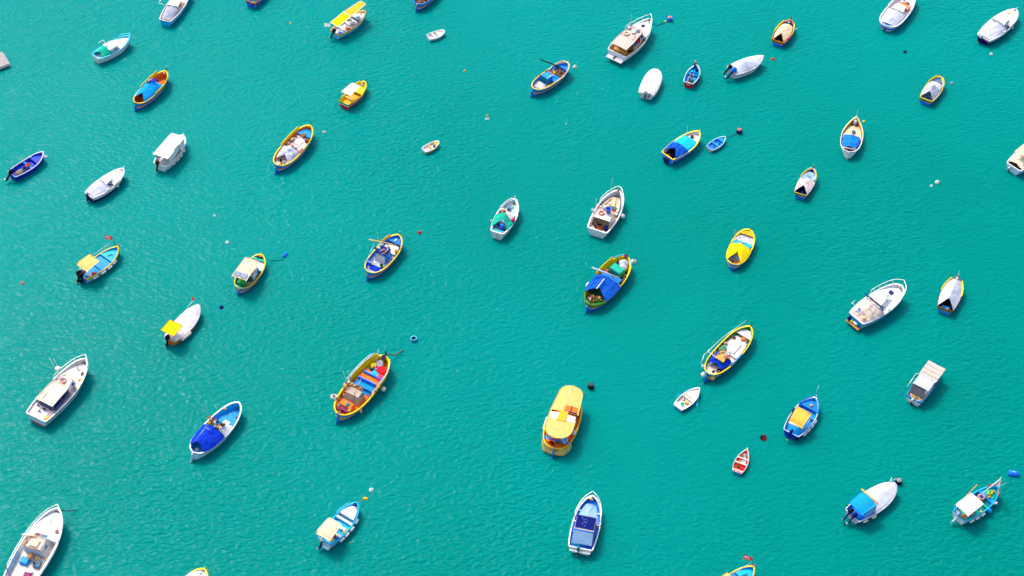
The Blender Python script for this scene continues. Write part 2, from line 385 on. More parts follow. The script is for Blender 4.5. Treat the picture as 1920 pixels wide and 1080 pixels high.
# ---------------------------------------------------------------- boats
USED = {}
class Boat:
    """local frame: x towards the bow, y to port, z up, origin at the waterline amidships.  u 0..1 runs stern to bow, v -1..1 starboard to port"""
    def __init__(s, key, name, label, ref, group, tr=.78, um=.42, pb=2.0, qb=.8, pst=2.6, qst=.62, d=.35, t=.07, zd=.18, rake=.35, rst=.0,
                 bands=((1, 'white'),), under='rust', inner='white', deck='white', transom=None, cat='boat', e0=.2, eb=.65, es=.3, heel=0.0):
        x0, y0, x1, y1, beam, za, zm, zb, s.lift = PLACE[key]; d += s.lift
        s.L = math.hypot(x1 - x0, y1 - y0); s.B = beam; s.za, s.zm, s.zb = za, zm, zb
        s.h = math.atan2(y1 - y0, x1 - x0); s.c = ((x0 + x1) / 2, (y0 + y1) / 2)
        s.tr, s.um, s.pb, s.qb, s.pst, s.qst, s.d, s.t, s.zd, s.rake, s.rst, s.e0, s.eb, s.es = tr, um, pb, qb, pst, qst, d, t, zd, rake, rst, e0, eb, es
        s.ref = ref; s.key = key
        s.root = link(name, None, None, (s.c[0], s.c[1], s.lift), s.h)
        s.root.empty_display_size = .5
        s.root.rotation_euler = (heel, 0, s.h)
        tag(s.root, label, cat, group)
        s.hull(bands, under, inner, transom)
        if deck: s.deck(deck)
    # ---- form
    def hb(s, u):
        if u > s.um:
            w = (u - s.um) / (1 - s.um); return s.B / 2 * max(0, 1 - w ** s.pb) ** s.qb
        w = (s.um - u) / s.um
        if s.tr > 0: return s.B / 2 * (1 - (1 - s.tr) * w ** 2.2)
        return s.B / 2 * max(0, 1 - w ** s.pst) ** s.qst
    def zs(s, u):
        if u > s.um: return s.zm + (s.zb - s.zm) * ((u - s.um) / (1 - s.um)) ** 2.1
        return s.zm + (s.za - s.zm) * ((s.um - u) / s.um) ** 2
    def yat(s, u, z):
        k = max(0.0, (z + s.d) / (s.zs(u) + s.d))
        e = s.e0
        if u > .55: e += (s.eb - s.e0) * ((u - .55) / .45) ** 1.3
        if u < .35: e += (s.es - s.e0) * ((.35 - u) / .35)
        return s.hb(u) * k ** e
    def x(s, u, z=None):
        q = (u - .5) * s.L
        if z is not None:
            k = 1 - max(0.0, (z + s.d) / (s.zs(u) + s.d))
            if u > .6: q -= s.rake * k * ((u - .6) / .4) ** 2
            if u < .3: q += s.rst * k * ((.3 - u) / .3) ** 2
        return q
    def xi(s, u): return (u - .5) * (s.L - 3 * s.t) - .5 * s.t
    def yi(s, u, z=None): return max(.004, s.yat(u, s.zd if z is None else z) - s.t)
    def P(s, u, v, z): return (s.xi(u), v * s.yi(u, min(z, s.zs(u))), z)
    def part(s, name, mb, parent=None, label=None, kind=None):
        o = link(name, mb.mesh(name), parent or s.root)
        if label: o['label'] = label
        if kind: o['kind'] = kind
        return o
    # ---- hull and its trim
    def hull(s, bands, under, inner, transom):
        n = 26; us = [i / n for i in range(n + 1)]
        us = us[:1] + ([.012, .025] if s.tr == 0 else []) + us[1:-1] + [.975, .99, 1.0]
        mb = MB(); st0 = 0 if s.tr > 0 else 0
        rows = [(None, -s.d), (None, -s.d * .45), (0.0, None)]
        rows.append((.06, 'algae')); ws = [.06]
        for w, c in bands:
            if w <= ws[-1]: continue
            k = max(1, round((w - ws[-1]) / .25))
            for i in range(k): rows.append((ws[-1] + (w - ws[-1]) * (i + 1) / k, c))
            ws.append(w)
        def zof(r, u): return r[1] if r[0] is None else -s.lift + r[0] * (s.zs(u) + s.lift)
        for sd in (1, -1):
            for a, b in zip(rows[:-1], rows[1:]):
                col = b[1] if isinstance(b[1], str) else under
                secs = [[(s.x(u, zof(q, u)), sd * s.yat(u, zof(q, u)), zof(q, u)) for q in (a, b)] for u in us]
                mb.loft(secs, col)
            # rim and inner skin
            secs = [[(s.x(u), sd * s.hb(u), s.zs(u)), (s.xi(u), sd * max(.002, s.hb(u) - s.t), s.zs(u) - .004),
                     (s.xi(u), sd * s.yi(u, (s.zs(u) + s.zd) / 2), (s.zs(u) + s.zd) / 2), (s.xi(u), sd * s.yi(u), s.zd - .02)] for u in us]
            mb.loft(secs, inner)
        s.part('hull', mb)
        if s.tr > 0:
            mb = MB(); tb = transom or [(1, bands[-1][1])]
            z0 = -s.d; prev = 0
            cut = [(-s.d, 0, under)] + []
            zz = [(-s.d, under), (-s.lift, under)] + [(-s.lift + w * (s.zs(0) + s.lift), c) for w, c in tb]
            for (a, _), (b, c) in zip(zz[:-1], zz[1:]):
                q = []
                for z in (a, b):
                    y = s.yat(0, z); q.append([(s.x(0, z) - .015, y * k, z) for k in (-1, -.5, 0, .5, 1)])
                mb.loft(q, c, smooth=False)
            yy = max(.05, s.hb(0) - s.t)
            mb.box((s.x(0) + s.t * .6, 0, s.zd - .02), (s.t, yy * 2, s.zs(0) - s.zd + .015), inner)
            s.part('transom', mb)
    def deck(s, col, u0=0.0, u1=.985, z=None, name='deck', skirt=0, crown=.02, wid=1.0, us=None):
        z = s.zd if z is None else z
        n = 14; mb = MB(); g = []
        for i in range(n + 1):
            u = u0 + (u1 - u0) * i / n
            y = s.yi(u, z) * wid - (.003 if z > s.zd else 0)
            g.append([(s.xi(u), y * k, z + crown * (1 - k * k)) for k in (1, .5, 0, -.5, -1)])
        mb.sheet(g, col, .03, False)
        if skirt:
            y = s.yi(u0, z) * wid
            mb.box((s.xi(u0) + .02, 0, z - skirt), (.04, 2 * y - .02, skirt - .01), col)
        return s.part(name, mb)
    def gunwale(s, col, w=.1, h=.06, u0=0.0, u1=1.0, sides=(1, -1), end=None, out=.025, z=0.0, name='gunwale'):
        w *= .8; mb = MB(); n = 28
        for sd in sides:
            secs = []
            for i in range(n + 1):
                u = u0 + (u1 - u0) * i / n
                y = s.hb(u) + out; yy = max(.0, y - w); zz = s.zs(u) + z
                x = s.x(u) + (out if u > .99 else 0); xx = s.xi(u)
                f = 1.0
                secs.append([(x, sd * y, zz - .01), (x, sd * y, zz + h), (xx, sd * yy, zz + h), (xx, sd * yy, zz - .01)])
            mb.loft(secs, col, True, True, True, False)
        if u0 == 0 and s.tr > 0 and end is not False:
            mb.box((s.x(0) + w / 2 - out, 0, s.zs(0) + z - .012), (w, 2 * s.hb(0) - 2 * w + .05, h + .008), end or col)
        return s.part(name, mb)
    def strake(s, col, w, th=.05, u0=0.0, u1=1.0, name='rubbing_strake', out=.03):
        mb = MB(); n = 26
        for sd in (1, -1):
            secs = []
            for i in range(n + 1):
                u = u0 + (u1 - u0) * i / n; z = -s.lift + (s.zs(u) + s.lift) * w
                y = s.yat(u, z); x = s.x(u, z)
                secs.append([(x, sd * (y - .01), z - th / 2), (x, sd * (y + out), z - th / 2), (x, sd * (y + out), z + th / 2), (x, sd * (y - .01), z + th / 2)])
            mb.loft(secs, col, True, True, True, False)
        return s.part(name, mb)
    def washboard(s, col, u0, u1, h=.3, t=.06, lean=.35, sides=(1, -1), inner=None):
        for sd in sides:
            mb = MB(); n = 14; secs = []
            for i in range(n + 1):
                u = u0 + (u1 - u0) * i / n; y = s.hb(u) - .01; z = s.zs(u) + .055
                hh = h * (1 + .45 * max(0, (i - n + 2) / 2)) if u1 < .96 else h
                q = y + lean * hh
                a = Vector((s.x(u), sd * y, z)); b = Vector((s.x(u), sd * q, z + hh)); c = Vector((s.x(u) - .3 * t, sd * max(.0, q - t), z + hh)); e = Vector((s.x(u) - .3 * t, sd * max(0, y - t), z))
                secs.append([a, b, c, e])
            mb.loft(secs, col, True, True, True, False)
            s.part('washboard', mb)
    def stem(s, h, col, tip=None, w=.12, lean=.06, name='stem_post'):
        h *= 1.35; w *= 1.15
        mb = MB(); secs = []; z1 = s.zb
        for z, k in ((-s.lift - .1, 1), (z1 * .5, 1), (z1, 1), (z1 + h * .6, .95), (z1 + h, .6)):
            x = s.x(1.0, min(z, z1)) + .05 + max(0, z - z1) * lean
            secs.append([(x - w * .6 * k, -w * .4 * k, z), (x + w * .5 * k, -w * .4 * k, z), (x + w * .5 * k, w * .4 * k, z), (x - w * .6 * k, w * .4 * k, z)])
        mb.loft(secs[:4], col, True, True, True, False)
        o = s.part(name, mb)
        if tip:
            mb = MB(); mb.loft(secs[3:], tip, True, True, True, False); s.part('post_tip', mb, o)
        return o
    def sternpost(s, h, col, rud=None, rl=.42, rz=.5, low='dred', w=.1):
        mb = MB(); z1 = s.za; x = s.x(0) - .05
        mb.box((x, 0, -s.lift - .1), (.12, w, z1 + h + s.lift + .1), col)
        s.part('stern_post', mb)
        if rud:
            mb = MB(); l = s.lift; pts = [(0, z1 * rz + .25), (-.16, z1 * rz + .22), (-rl * .7, .12 - l * .5), (-rl, -l + .06), (0, -l + .03)]
            q = [[(x - .06 + a, y, z) for a, z in pts] for y in (-.035, .035)]
            mb.loft(q, rud, True, True, True, False)
            o = s.part('rudder', mb)
            pts = [(0, .03 - l), (-rl, .06 - l), (-rl * 1.15, -l - .15), (0, -l - .3)]
            mb = MB(); mb.loft([[(x - .06 + a, y, z) for a, z in pts] for y in (-.035, .035)], low, True, True, True, False)
            s.part('rudder_blade', mb, o)
    # ---- fittings
    def thwart(s, u, col, z=None, w=.28, th=.05, ext=1.0, name='thwart'):
        z = s.zs(u) * .72 if z is None else z
        y = s.yi(u, z) * ext
        mb = MB(); mb.box((s.xi(u), 0, z), (w, 2 * y, th), col)
        return s.part(name, mb)
    def box(s, name, u, v, z, d, col, rz=0, ch=.02, ry=0, parent=None, taper=1.0, rx=0):
        mb = MB(); mb.box(s.P(u, v, z), d, col, rz, ch, ry, rx, taper)
        return s.part(name, mb, parent)
    def pole(s, name, a, b, r, col, parent=None, n=6, r1=None):
        r = max(r, .034) if col[0] == 'm' and name != 'post' else r
        mb = MB(); mb.tube([a, tuple((Vector(a) + Vector(b)) / 2), b], r, col, n, r1)
        return s.part(name, mb, parent)
    def panel(s, name, q, col, th=.02, parent=None):
        """flat slab on four points"""
        q = [Vector(p) for p in q]; nn = (q[1] - q[0]).cross(q[3] - q[0]).normalized() * th
        mb = MB(); mb.loft([q, [p + nn for p in q]], col, True, True, True, False)
        return s.part(name, mb, parent)
    def awning(s, u0, u1, hw, z0, z1, col, arch=.06, posts=True, pc='m:pale', drop0=0.0, drop1=0.0, v=0.0, hw1=None, trim=None, name='awning', th=.025, foot=None, wr=.03, skew=0.0, base=None):
        """cloth or board roof on posts; arch across, drop at its rear and front edge"""
        hw1 = hw1 or hw; n, k = 10, 10; g = []
        x0, x1 = s.xi(u0), s.xi(u1)
        for i in range(n + 1):
            a = i / n; r = []
            for j in range(k + 1):
                b = 1 - 2 * j / k; y = (hw + (hw1 - hw) * a) * b
                z = z0 + (z1 - z0) * a + arch * (1 - b * b) - drop0 * max(0, 1 - a / .22) ** 2 - drop1 * max(0, (a - .78) / .22) ** 2
                z += wr * wob(x0 + a * 3, y, s.L, 2.0)
                r.append((x0 + (x1 - x0) * a + skew * b, y + v * s.B / 2, z))
            g.append(r)
        mb = MB(); mb.sheet(g, col, th)
        o = s.part(name, mb)
        if trim:
            mb = MB()
            e = [g[0], [r[0] for r in g], g[-1], [r[-1] for r in g]]
            for q in e: mb.tube([(p[0], p[1], p[2] + .005) for p in q], .045, trim, 5)
            s.part('edging', mb, o)
        if posts:
            for i, j in ((0, 0), (0, k), (n, 0), (n, k)):
                p = g[i][j]; uu = (p[0] / (s.L - 3 * s.t)) + .5
                uu = min(.95, max(.02, uu))
                yy = s.yi(uu, s.zs(uu) - .05) - .03
                ft = (p[0] + (.0 if i else .0), math.copysign(min(abs(p[1]) + .05, yy), p[1]), s.zd if base is None else base)
                if abs(p[1]) < .05: continue
                s.pole('post', ft, (p[0], p[1], p[2] - th), .022, pc)
        return o
    def tent(s, u0, u1, zr0, zr1, col, rb=.5, edge=.04, p=1.0, fall=None, wr=.05, name='tent_cover', inset=0.0, hang=.0, z_edge=None, nose=0.0, low1=0.0, low0=0.0):
        """ridge tarpaulin tied down to both gunwales, its ridge drawn back from the stern end to leave a triangular mouth"""
        n, k = 22, 26; g = []
        for i in range(n + 1):
            a = i / n; r = []
            u = u0 + (u1 - u0) * a
            zr = zr0 + (zr1 - zr0) * a
            if low0: zr = zr - (zr - s.zs(u) - .1) * max(0, (low0 - a) / low0) ** 1.6
            if low1: zr = zr - (zr - s.zs(u) - .1) * max(0, (a - (1 - low1)) / low1) ** 2
            for j in range(k + 1):
                b = 1 - 2 * j / k; q = 1 - abs(b)
                y = max(.01, s.hb(u) + edge - inset) * b
                ze = s.zs(u) + .07 if z_edge is None else z_edge
                z = ze + max(0, zr - ze) * q ** p
                if hang and q < .08: z -= hang
                wr2 = wr * 1.5
                z += wr2 * .55 * wob(u * s.L, y, s.L, 4.2) * min(1, q * 5)
                z += wr2 * wob(u * s.L, y, s.L * 3, 1.7) * min(1, q * 3) - wr * .6 * abs(math.sin(a * math.pi * 3)) * q * (1 - q)
                x = s.xi(u) + rb * q * (1 - a) ** 2 + nose * q * a ** 3
                r.append((x, y, z))
            g.append(r)
        mb = MB(); mb.sheet(g, col, .018)
        return s.part(name, mb)
    def cover(s, u0, u1, prof, col, p=2.0, over=.06, hang=.14, wr=.03, name='boat_cover', seam=None):
        """tarpaulin over the whole hull; prof = [(u, ridge height above sheer)]"""
        n, k = 26, 16; g = []
        def ht(u):
            for (a, x), (b, y) in zip(prof[:-1], prof[1:]):
                if a <= u <= b:
                    q = (u - a) / (b - a); q = q * q * (3 - 2 * q); return x + (y - x) * q
            return prof[-1][1] if u > prof[-1][0] else prof[0][1]
        for i in range(n + 1):
            u = u0 + (u1 - u0) * i / n; r = []
            for j in range(k + 1):
                b = 1 - 2 * j / k
                y = (s.hb(u) + over) * b
                z = s.zs(u) + .06 + ht(u) * (1 - abs(b) ** p)
                if j in (0, k): z = s.zs(u) - hang; y *= .995
                z += wr * 1.6 * (wob(u * s.L, y, s.L, 1.6) + .5 * wob(u * s.L, y, s.L, 4.0)) * (1 - abs(b))
                x = s.x(u) if i else s.x(u) - .02
                if i == n: x += .05
                r.append((x, y, z))
            g.append(r)
        mb = MB(); mb.sheet(g, col, .02)
        for i in (0, n):
            e = g[i]; lowr = [(q[0] + (-.03 if i == 0 else .03), q[1], s.zs(u0 if i == 0 else u1) - hang) for q in e]
            mb.loft([e, lowr], col)
        return s.part(name, mb)
    def cabin(s, u0, u1, w0, w1, z0, h, col, roof=None, over=.06, inset=.06, rake=.3, back=.0, side=(), front=(), rear=(), openrear=False, roofth=.05, name='cabin', glass='g:navy', crown=.04, h1=None, v=0.0):
        """box cabin: half widths w0 aft, w1 forward; side/front/rear = window rectangles (a0,a1,b0,b1) on those faces"""
        xa, xb = s.xi(u0), s.xi(u1); h1 = h if h1 is None else h1; yo = v * s.B / 2
        b = [Vector((xa, w0 + yo, z0)), Vector((xb, w1 + yo, z0)), Vector((xb, -w1 + yo, z0)), Vector((xa, -w0 + yo, z0))]
        t = [Vector((xa + back, w0 - inset + yo, z0 + h)), Vector((xb - rake, w1 - inset + yo, z0 + h1)), Vector((xb - rake, -w1 + inset + yo, z0 + h1)), Vector((xa + back, -w0 + inset + yo, z0 + h))]
        mb = MB()
        for i, j in ((0, 1), (1, 2), (2, 3), (3, 0)):
            if openrear and (i, j) == (3, 0): continue
            mb.add([b[i], b[j], t[j], t[i]], [(0, 1, 2, 3)], col)
        if openrear:                      # side walls get a thickness, and a floor-high front bulkhead stays
            for a, c in ((0, 1), (2, 3)):
                pass
        o = s.part(name, mb)
        g = []
        for i in range(5):
            a = i / 4
            A = t[0].lerp(t[1], a); D = t[3].lerp(t[2], a)
            xx = A.x + over * (2 * a - 1)
            g.append([(xx, A.y + (D.y - A.y) * q + over * (1 - 2 * q), A.z + crown * (1 - (1 - 2 * q) ** 2) + roofth) for q in (0, .25, .5, .75, 1)])
        mb = MB(); mb.sheet(g, roof or col, roofth + .005)
        s.part('roof', mb)
        def win(q, rects):
            for a0, a1, c0, c1 in rects:
                f = lambda a, c: (q[0].lerp(q[1], a)).lerp(q[3].lerp(q[2], a), c)
                r = [f(a0, c0), f(a1, c0), f(a1, c1), f(a0, c1)]
                ctr = sum(b + t, Vector()) / 8
                if (r[1] - r[0]).cross(r[3] - r[0]).dot(r[0] - ctr) < 0: r = [r[1], r[0], r[3], r[2]]
                s.panel('window', r, glass, .02, o)
        win([b[3], b[2], t[2], t[3]], side)
        win([b[1], b[0], t[0], t[1]], side)
        win([b[2], b[1], t[1], t[2]], front)
        if not openrear: win([b[0], b[3], t[3], t[0]], rear)
        return o
    def rail(s, u0, h, col='m:white', n=4, r=.034, out=.06, u1=1.0, lean=.1, sides=(1, -1), fall=True, name='bow_rail'):
        def pt(u, sd, k):
            return (s.x(u) + (.1 + out if u > .97 else out * .4), sd * (max(.0, s.hb(u) - .06) + out * k), s.zs(u) + .06 + h * k)
        m = 12; path = []
        us = [u0 + (u1 - u0) * i / m for i in range(m + 1)]
        mb = MB()
        if len(sides) == 2 and u1 >= .99:
            path = [pt(u, 1, 1) for u in us] + [pt(u, -1, 1) for u in us[::-1][1:]]
            if fall: path = [pt(max(0, u0 - .06), 1, .0)] + path + [pt(max(0, u0 - .06), -1, .0)]
            mb.tube(path, r, col, 6)
        else:
            for sd in sides: mb.tube([pt(us[0], sd, 0)] + [pt(u, sd, 1) for u in us] + [pt(us[-1], sd, 0)], r, col, 6)
        o = s.part(name, mb)
        for sd in sides:
            for i in range(n):
                u = u0 + (min(u1, .96) - u0) * (i + .5) / n
                s.pole('stanchion', pt(u, sd, 0), pt(u, sd, 1), r * .8, col, o)
        return o
    def antenna(s, u, v, z, h, col='m:white', lean=(0, 0), name='antenna', r=.034):
        p = Vector(s.P(u, v, z)); return s.pole(name, p, p + Vector((lean[0], lean[1], h)), r, col, None, 5, r * .5)
    def flag(s, u, v, z, h, d, col, mark=None, lean=(0, 0), pc='m:pale', name='flagpole', rz=0):
        o = s.antenna(u, v, z, h, pc, lean, name, .03)
        p = Vector(s.P(u, v, z)) + Vector((lean[0], lean[1], h))
        n = 8; g = []
        dirv = Vector((math.cos(rz), math.sin(rz), 0)); pr = Vector((-math.sin(rz), math.cos(rz), 0))
        for i in range(n + 1):
            a = i / n; r = []
            for b in (0, .25, .5, .75, 1):
                r.append(p + dirv * d[0] * a + pr * (.09 * math.sin(a * 6 + b)) + Vector((0, 0, -d[1] * b - .12 * a)))
            g.append(r)
        mb = MB(); k = len(g[0])
        vs = [q for r in g for q in r]; f1, f2 = [], []
        for i in range(n):
            for j in range(k - 1):
                c = i * k + j; f = (c, c + 1, c + k + 1, c + k)
                (f2 if mark and (i in (2, 5) and j == 2 or i in (3, 4) and j == 1 or i == 6 and j == 1) else f1).append(f)
        mb.add(vs, f1, col, True)
        if f2: mb.add(vs, f2, mark, True)
        s.part('flag', mb, o)
        return o
    def outboard(s, v=0.0, tilt=0, col='black', sc=1.0, leg='c:black', z=None, cap=None, prop='m:grey'):
        z = s.zs(0) + .05 if z is None else z
        T = Matrix.Translation(Vector((s.x(0) - .12, v * s.hb(0), z))) @ Matrix.Rotation(R(tilt), 4, 'Y') @ Matrix.Scale(sc, 4)
        def xf(mb): mb.v = [tuple(T @ Vector(p)) for p in mb.v]; return mb
        mb = MB()
        mb.loft([[(-.30 * a, -.17 * b, z0), (.16 * a, -.15 * b, z0), (.2 * a, 0, z0), (.16 * a, .15 * b, z0), (-.30 * a, .17 * b, z0), (-.36 * a, 0, z0)] for a, b, z0 in ((.75, .8, .08), (1, 1, .2), (1, 1, .42), (.8, .8, .56), (.35, .4, .6))], col, True, True, True)
        o = s.part('outboard_motor', xf(mb))
        mb = MB(); mb.box((-.05, 0, -.75), (.17, .1, .84), leg, 0, 0, 0, 0, 1.3); mb.box((-.08, 0, -.62), (.42, .2, .03), leg); mb.box((-.07, 0, -.95), (.16, .05, .22), leg)
        mb.lathe([(.02, -.22), (.055, -.12), (.06, .16), (.02, .26)], leg, (0, 0, 0), 8, Matrix.Translation((-.05, 0, -.74)) @ Matrix.Rotation(R(90), 4, 'Y'))
        s.part('leg', xf(mb), o)
        mb = MB()
        for k in range(3):
            a = 2.094 * k; ca, sa = math.cos(a), math.sin(a)
            mb.add([(-.3, 0, -.74), (-.27, .07 * ca - .05 * sa, -.74 + .07 * sa + .05 * ca), (-.33, .16 * ca, -.74 + .16 * sa), (-.36, .07 * ca + .05 * sa, -.74 + .07 * sa - .05 * ca)], [(0, 1, 2, 3)], prop)
        s.part('propeller', xf(mb), o)
        if cap:
            mb = MB(); mb.box((-.07, 0, .565), (.3, .2, .04), cap); s.part('cowl_cap', xf(mb), o)
        return o
    def wheel(s, u, v, z):
        mb = MB(); mb.torus(s.P(u, v, z), .2, .018, ['black'], 14, 6); return s.part('steering_wheel', mb)
    def gear(s, u0, u1, v0, v1, z, n, cols, size=.22, name='loose_gear', seed=1):
        """a jumble of small tackle nobody could count"""
        rd = random.Random(hash((s.key, seed)) % 9999 if False else sum(map(ord, s.key)) * 31 + seed)
        mb = MB()
        for i in range(n):
            u = rd.uniform(u0, u1); v = rd.uniform(v0, v1); c = rd.choice(cols); p = s.P(u, v, z)
            q = rd.random(); a = size * rd.uniform(.5, 1.1)
            if q < .4: mb.box(p, (a, a * rd.uniform(.5, 1), a * rd.uniform(.4, .9)), c, rd.uniform(0, 3), a * .1)
            elif q < .6: mb.lathe([(a * .4, 0), (a * .5, a * .8), (a * .42, a * .8), (a * .36, a * .15)], c, p, 9)
            elif q < .8: mb.torus((p[0], p[1], p[2] + a * .2), a * .6, a * .16, [c], 12, 6)
            else: mb.tube([p, (p[0] + rd.uniform(-.6, .6), p[1] + rd.uniform(-.5, .5), p[2] + .1), (p[0] + rd.uniform(-.9, .9), p[1] + rd.uniform(-.3, .3), p[2] + .15)], .025, c, 5)
        return s.part(name, mb, None, None, 'stuff')
    # ---- things lying in, on or hanging from the boat (top-level)
    def item(s, kind, col, label, u, v, z=None, rz=0, sc=1.0, tilt=(0, 0), cat=None, y=None):
        p = list(s.P(u, v, s.zd + .02 if z is None else z))
        if y is not None: p[1] = y
        w = Matrix.Rotation(s.h, 3, 'Z') @ Vector(p)
        return put(kind, col, label.replace('@', s.ref), (s.c[0] + w.x, s.c[1] + w.y, w.z + s.lift), s.h + rz, sc, tilt, cat)
    def fenders(s, us, side=-1, col='white', label='white fender on the @', ln=.85, z=None, r=.17, along=True):
        od = {2: ('aft', 'forward'), 3: ('aftmost', 'middle', 'foremost'), 4: ('aftmost', 'second-from-stern', 'third-from-stern', 'foremost')}[len(us)]
        for u, w in zip(us, od):
            zz = s.zs(u) * .62 if z is None else z
            yy = side * (s.yat(u, zz) + r * .85)
            a = math.atan2(s.hb(min(1, u + .04)) - s.hb(max(0, u - .04)), .08 * s.L) * side
            q = s.item('fender', col, w + ' ' + label, u, 0, zz, a, ln / .5, (0, 90 if along else 0), 'fender', yy)
            q['group'] = 'fenders along the side of the ' + s.ref

# ---------------------------------------------------------------- small things
ITEM = {}
def item_mesh(kind, col):
    k = (kind, col)
    if k in ITEM: return ITEM[k]
    c = col.split('/'); a = c[0]; b = c[1] if len(c) > 1 else a
    mb = MB()
    if kind == 'life_ring':
        n = 24
        for i in range(n):
            q = [[((.29 + .085 * math.cos(2 * math.pi * j / 8)) * math.cos(t), (.29 + .085 * math.cos(2 * math.pi * j / 8)) * math.sin(t), .085 + .075 * math.sin(2 * math.pi * j / 8)) for j in range(8)] for t in (2 * math.pi * i / n, 2 * math.pi * (i + 1) / n)]
            mb.loft(q, b if i % 6 == 0 else a, True)
    elif kind == 'bucket':
        mb.lathe([(.13, 0), (.18, .32), (.195, .32), (.165, .30), (.12, .03)], a); mb.torus((0, 0, .33), .18, .012, ['m:grey'], 14, 5)
    elif kind == 'crate':
        for x, y, dx, dy in ((0, .19, .6, .03), (0, -.19, .6, .03), (.285, 0, .03, .35), (-.285, 0, .03, .35)): mb.box((x, y, 0), (dx, dy, .28), a)
        mb.box((0, 0, .01), (.54, .35, .03), b)
    elif kind == 'chest':
        mb.box((0, 0, 0), (.7, .45, .34), a, 0, .02); mb.box((0, 0, .35), (.74, .49, .07), b, 0, .03)
    elif kind == 'barrel':
        mb.lathe([(.26, 0), (.29, .05), (.285, .28), (.30, .3), (.285, .33), (.29, .8), (.27, .86), (.25, .84), (.02, .84)], a); mb.lathe([(.2, .845), (.2, .87), (.02, .87)], b)
    elif kind == 'buoy':
        mb.lathe([(.001, -.24), (.12, -.21), (.21, -.12), (.245, 0), (.21, .13), (.12, .215), (.05, .24), (.05, .30), (.02, .32), (.001, .32)], a); mb.torus((0, 0, .31), .05, .014, [b], 10, 5)
        if b == 'red': mb.loft([[(r0 * math.cos(q), r0 * math.sin(q), z0) for q in (2.2, 2.6, 3.0, 3.4, 3.8)] for r0, z0 in ((.225, -.1), (.255, 0), (.22, .13), (.13, .225))], 'red')
    elif kind == 'fender':
        mb.lathe([(.001, -.27), (.03, -.27), (.035, -.24), (.08, -.22), (.11, -.16), (.11, .16), (.08, .22), (.035, .24), (.03, .27), (.001, .27)], a)
        mb.lathe([(.112, -.02), (.113, .02)], b); mb.lathe([(.036, .24), (.036, .29), (.02, .3)], 'navy')
    elif kind == 'rope_coil':
        for i, (r0, z) in enumerate(((.26, .035), (.2, .04), (.14, .04), (.24, .1), (.17, .105), (.22, .16))): mb.torus((.01 * i, .01, z), r0, .035, [a], 16, 6)
    elif kind == 'jerrycan':
        mb.box((0, 0, 0), (.36, .2, .34), a, 0, .04); mb.lathe([(.04, .33), (.04, .4), (.02, .41)], b, (.1, 0, 0), 8); mb.tube([(-.12, 0, .33), (-.1, 0, .42), (.02, 0, .42), (.05, 0, .33)], .018, a, 5)
    elif kind == 'net_heap':
        secs = []
        for i in range(7):
            t = i / 6; r0 = .5 * (1 - t ** 2) ** .5 + .001
            secs.append([(r0 * math.cos(q) * (1 + .25 * wob(math.cos(q), math.sin(q), t)), r0 * .75 * math.sin(q) * (1 + .3 * wob(math.sin(q), math.cos(q), t + 5)), .3 * t + .05 * wob(q, t, 2)) for q in [2 * math.pi * k / 18 for k in range(18)]])
        mb.loft(secs, a, True); mb.torus((.1, .05, .24), .2, .03, [b], 14, 5); mb.torus((-.15, -.05, .22), .16, .028, [b], 14, 5)
    elif kind == 'oar':
        mb.tube([(-1.1, 0, .03), (0, 0, .03), (.85, 0, .03)], .025, a, 6); mb.box((1.1, 0, .015), (.55, .13, .025), b, 0, .005)
    elif kind == 'sack':
        secs = []
        for i in range(8):
            t = i / 7; r0 = (.26 * math.sin(math.pi * min(1, .18 + t * .82)) + .02)
            secs.append([(r0 * math.cos(q) * (1 + .2 * wob(q, t, 1)), r0 * math.sin(q) * (1 + .2 * wob(t, q, 4)), t * .42) for q in [2 * math.pi * k / 14 for k in range(14)]])
        mb.loft(secs, a, True, True, True)
    elif kind == 'float_ball':
        mb.lathe([(.001, -.14), (.09, -.11), (.14, 0), (.09, .11), (.03, .14), (.03, .17), (.001, .17)], a, n=12)
    elif kind == 'drum':          # floating mooring drum, upright
        mb.lathe([(.33, -.3), (.35, -.24), (.345, .12), (.365, .15), (.345, .18), (.35, .42), (.33, .47), (.29, .45), (.02, .45)], a); mb.lathe([(.26, .455), (.26, .475), (.02, .475)], b)
        mb.torus((0, 0, .5), .1, .025, ['m:dgrey'], 12, 5)
    elif kind == 'keg':           # floating drum on its side
        T = Matrix.Rotation(R(90), 4, 'Y')
        mb.lathe([(.02, -.52), (.28, -.52), (.33, -.48), (.325, -.18), (.345, -.15), (.325, -.12), (.325, .12), (.345, .15), (.325, .18), (.33, .48), (.28, .52), (.02, .52)], a, (0, 0, .08), 16, T)
        mb.torus((0, 0, .42), .09, .02, [b], 12, 5); mb.tube([(-.22, 0, .415), (0, .03, .43), (.2, 0, .415)], .02, b, 5)
    elif kind == 'tyre':          # open-topped tub buoy
        mb.lathe([(.26, -.2), (.33, -.1), (.34, .22), (.36, .27)], a, n=18); mb.lathe([(.36, .27), (.35, .31), (.27, .31), (.25, .26)], b, n=18); mb.lathe([(.25, .26), (.24, .1), (.02, .1)], 'dbrown', n=18)
    elif kind == 'cushion':
        mb.box((0, 0, 0), (.5, .42, .12), a, 0, .045)
    elif kind == 'plank':
        mb.box((0, 0, 0), (2.2, .18, .04), a, 0, .006)
    elif kind == 'anchor':
        mb.tube([(0, 0, .05), (.5, 0, .08)], .025, a, 6); mb.tube([(.02, -.25, .12), (0, -.1, .05), (0, .1, .05), (.02, .25, .12)], .025, a, 6); mb.tube([(.42, -.15, .08), (.42, .15, .08)], .018, a, 5)
    elif kind == 'basin':
        mb.lathe([(.2, 0), (.3, .16), (.315, .16), (.28, .14), (.18, .02)], a, n=16)
    ITEM[k] = mb.mesh(kind)
    return ITEM[k]
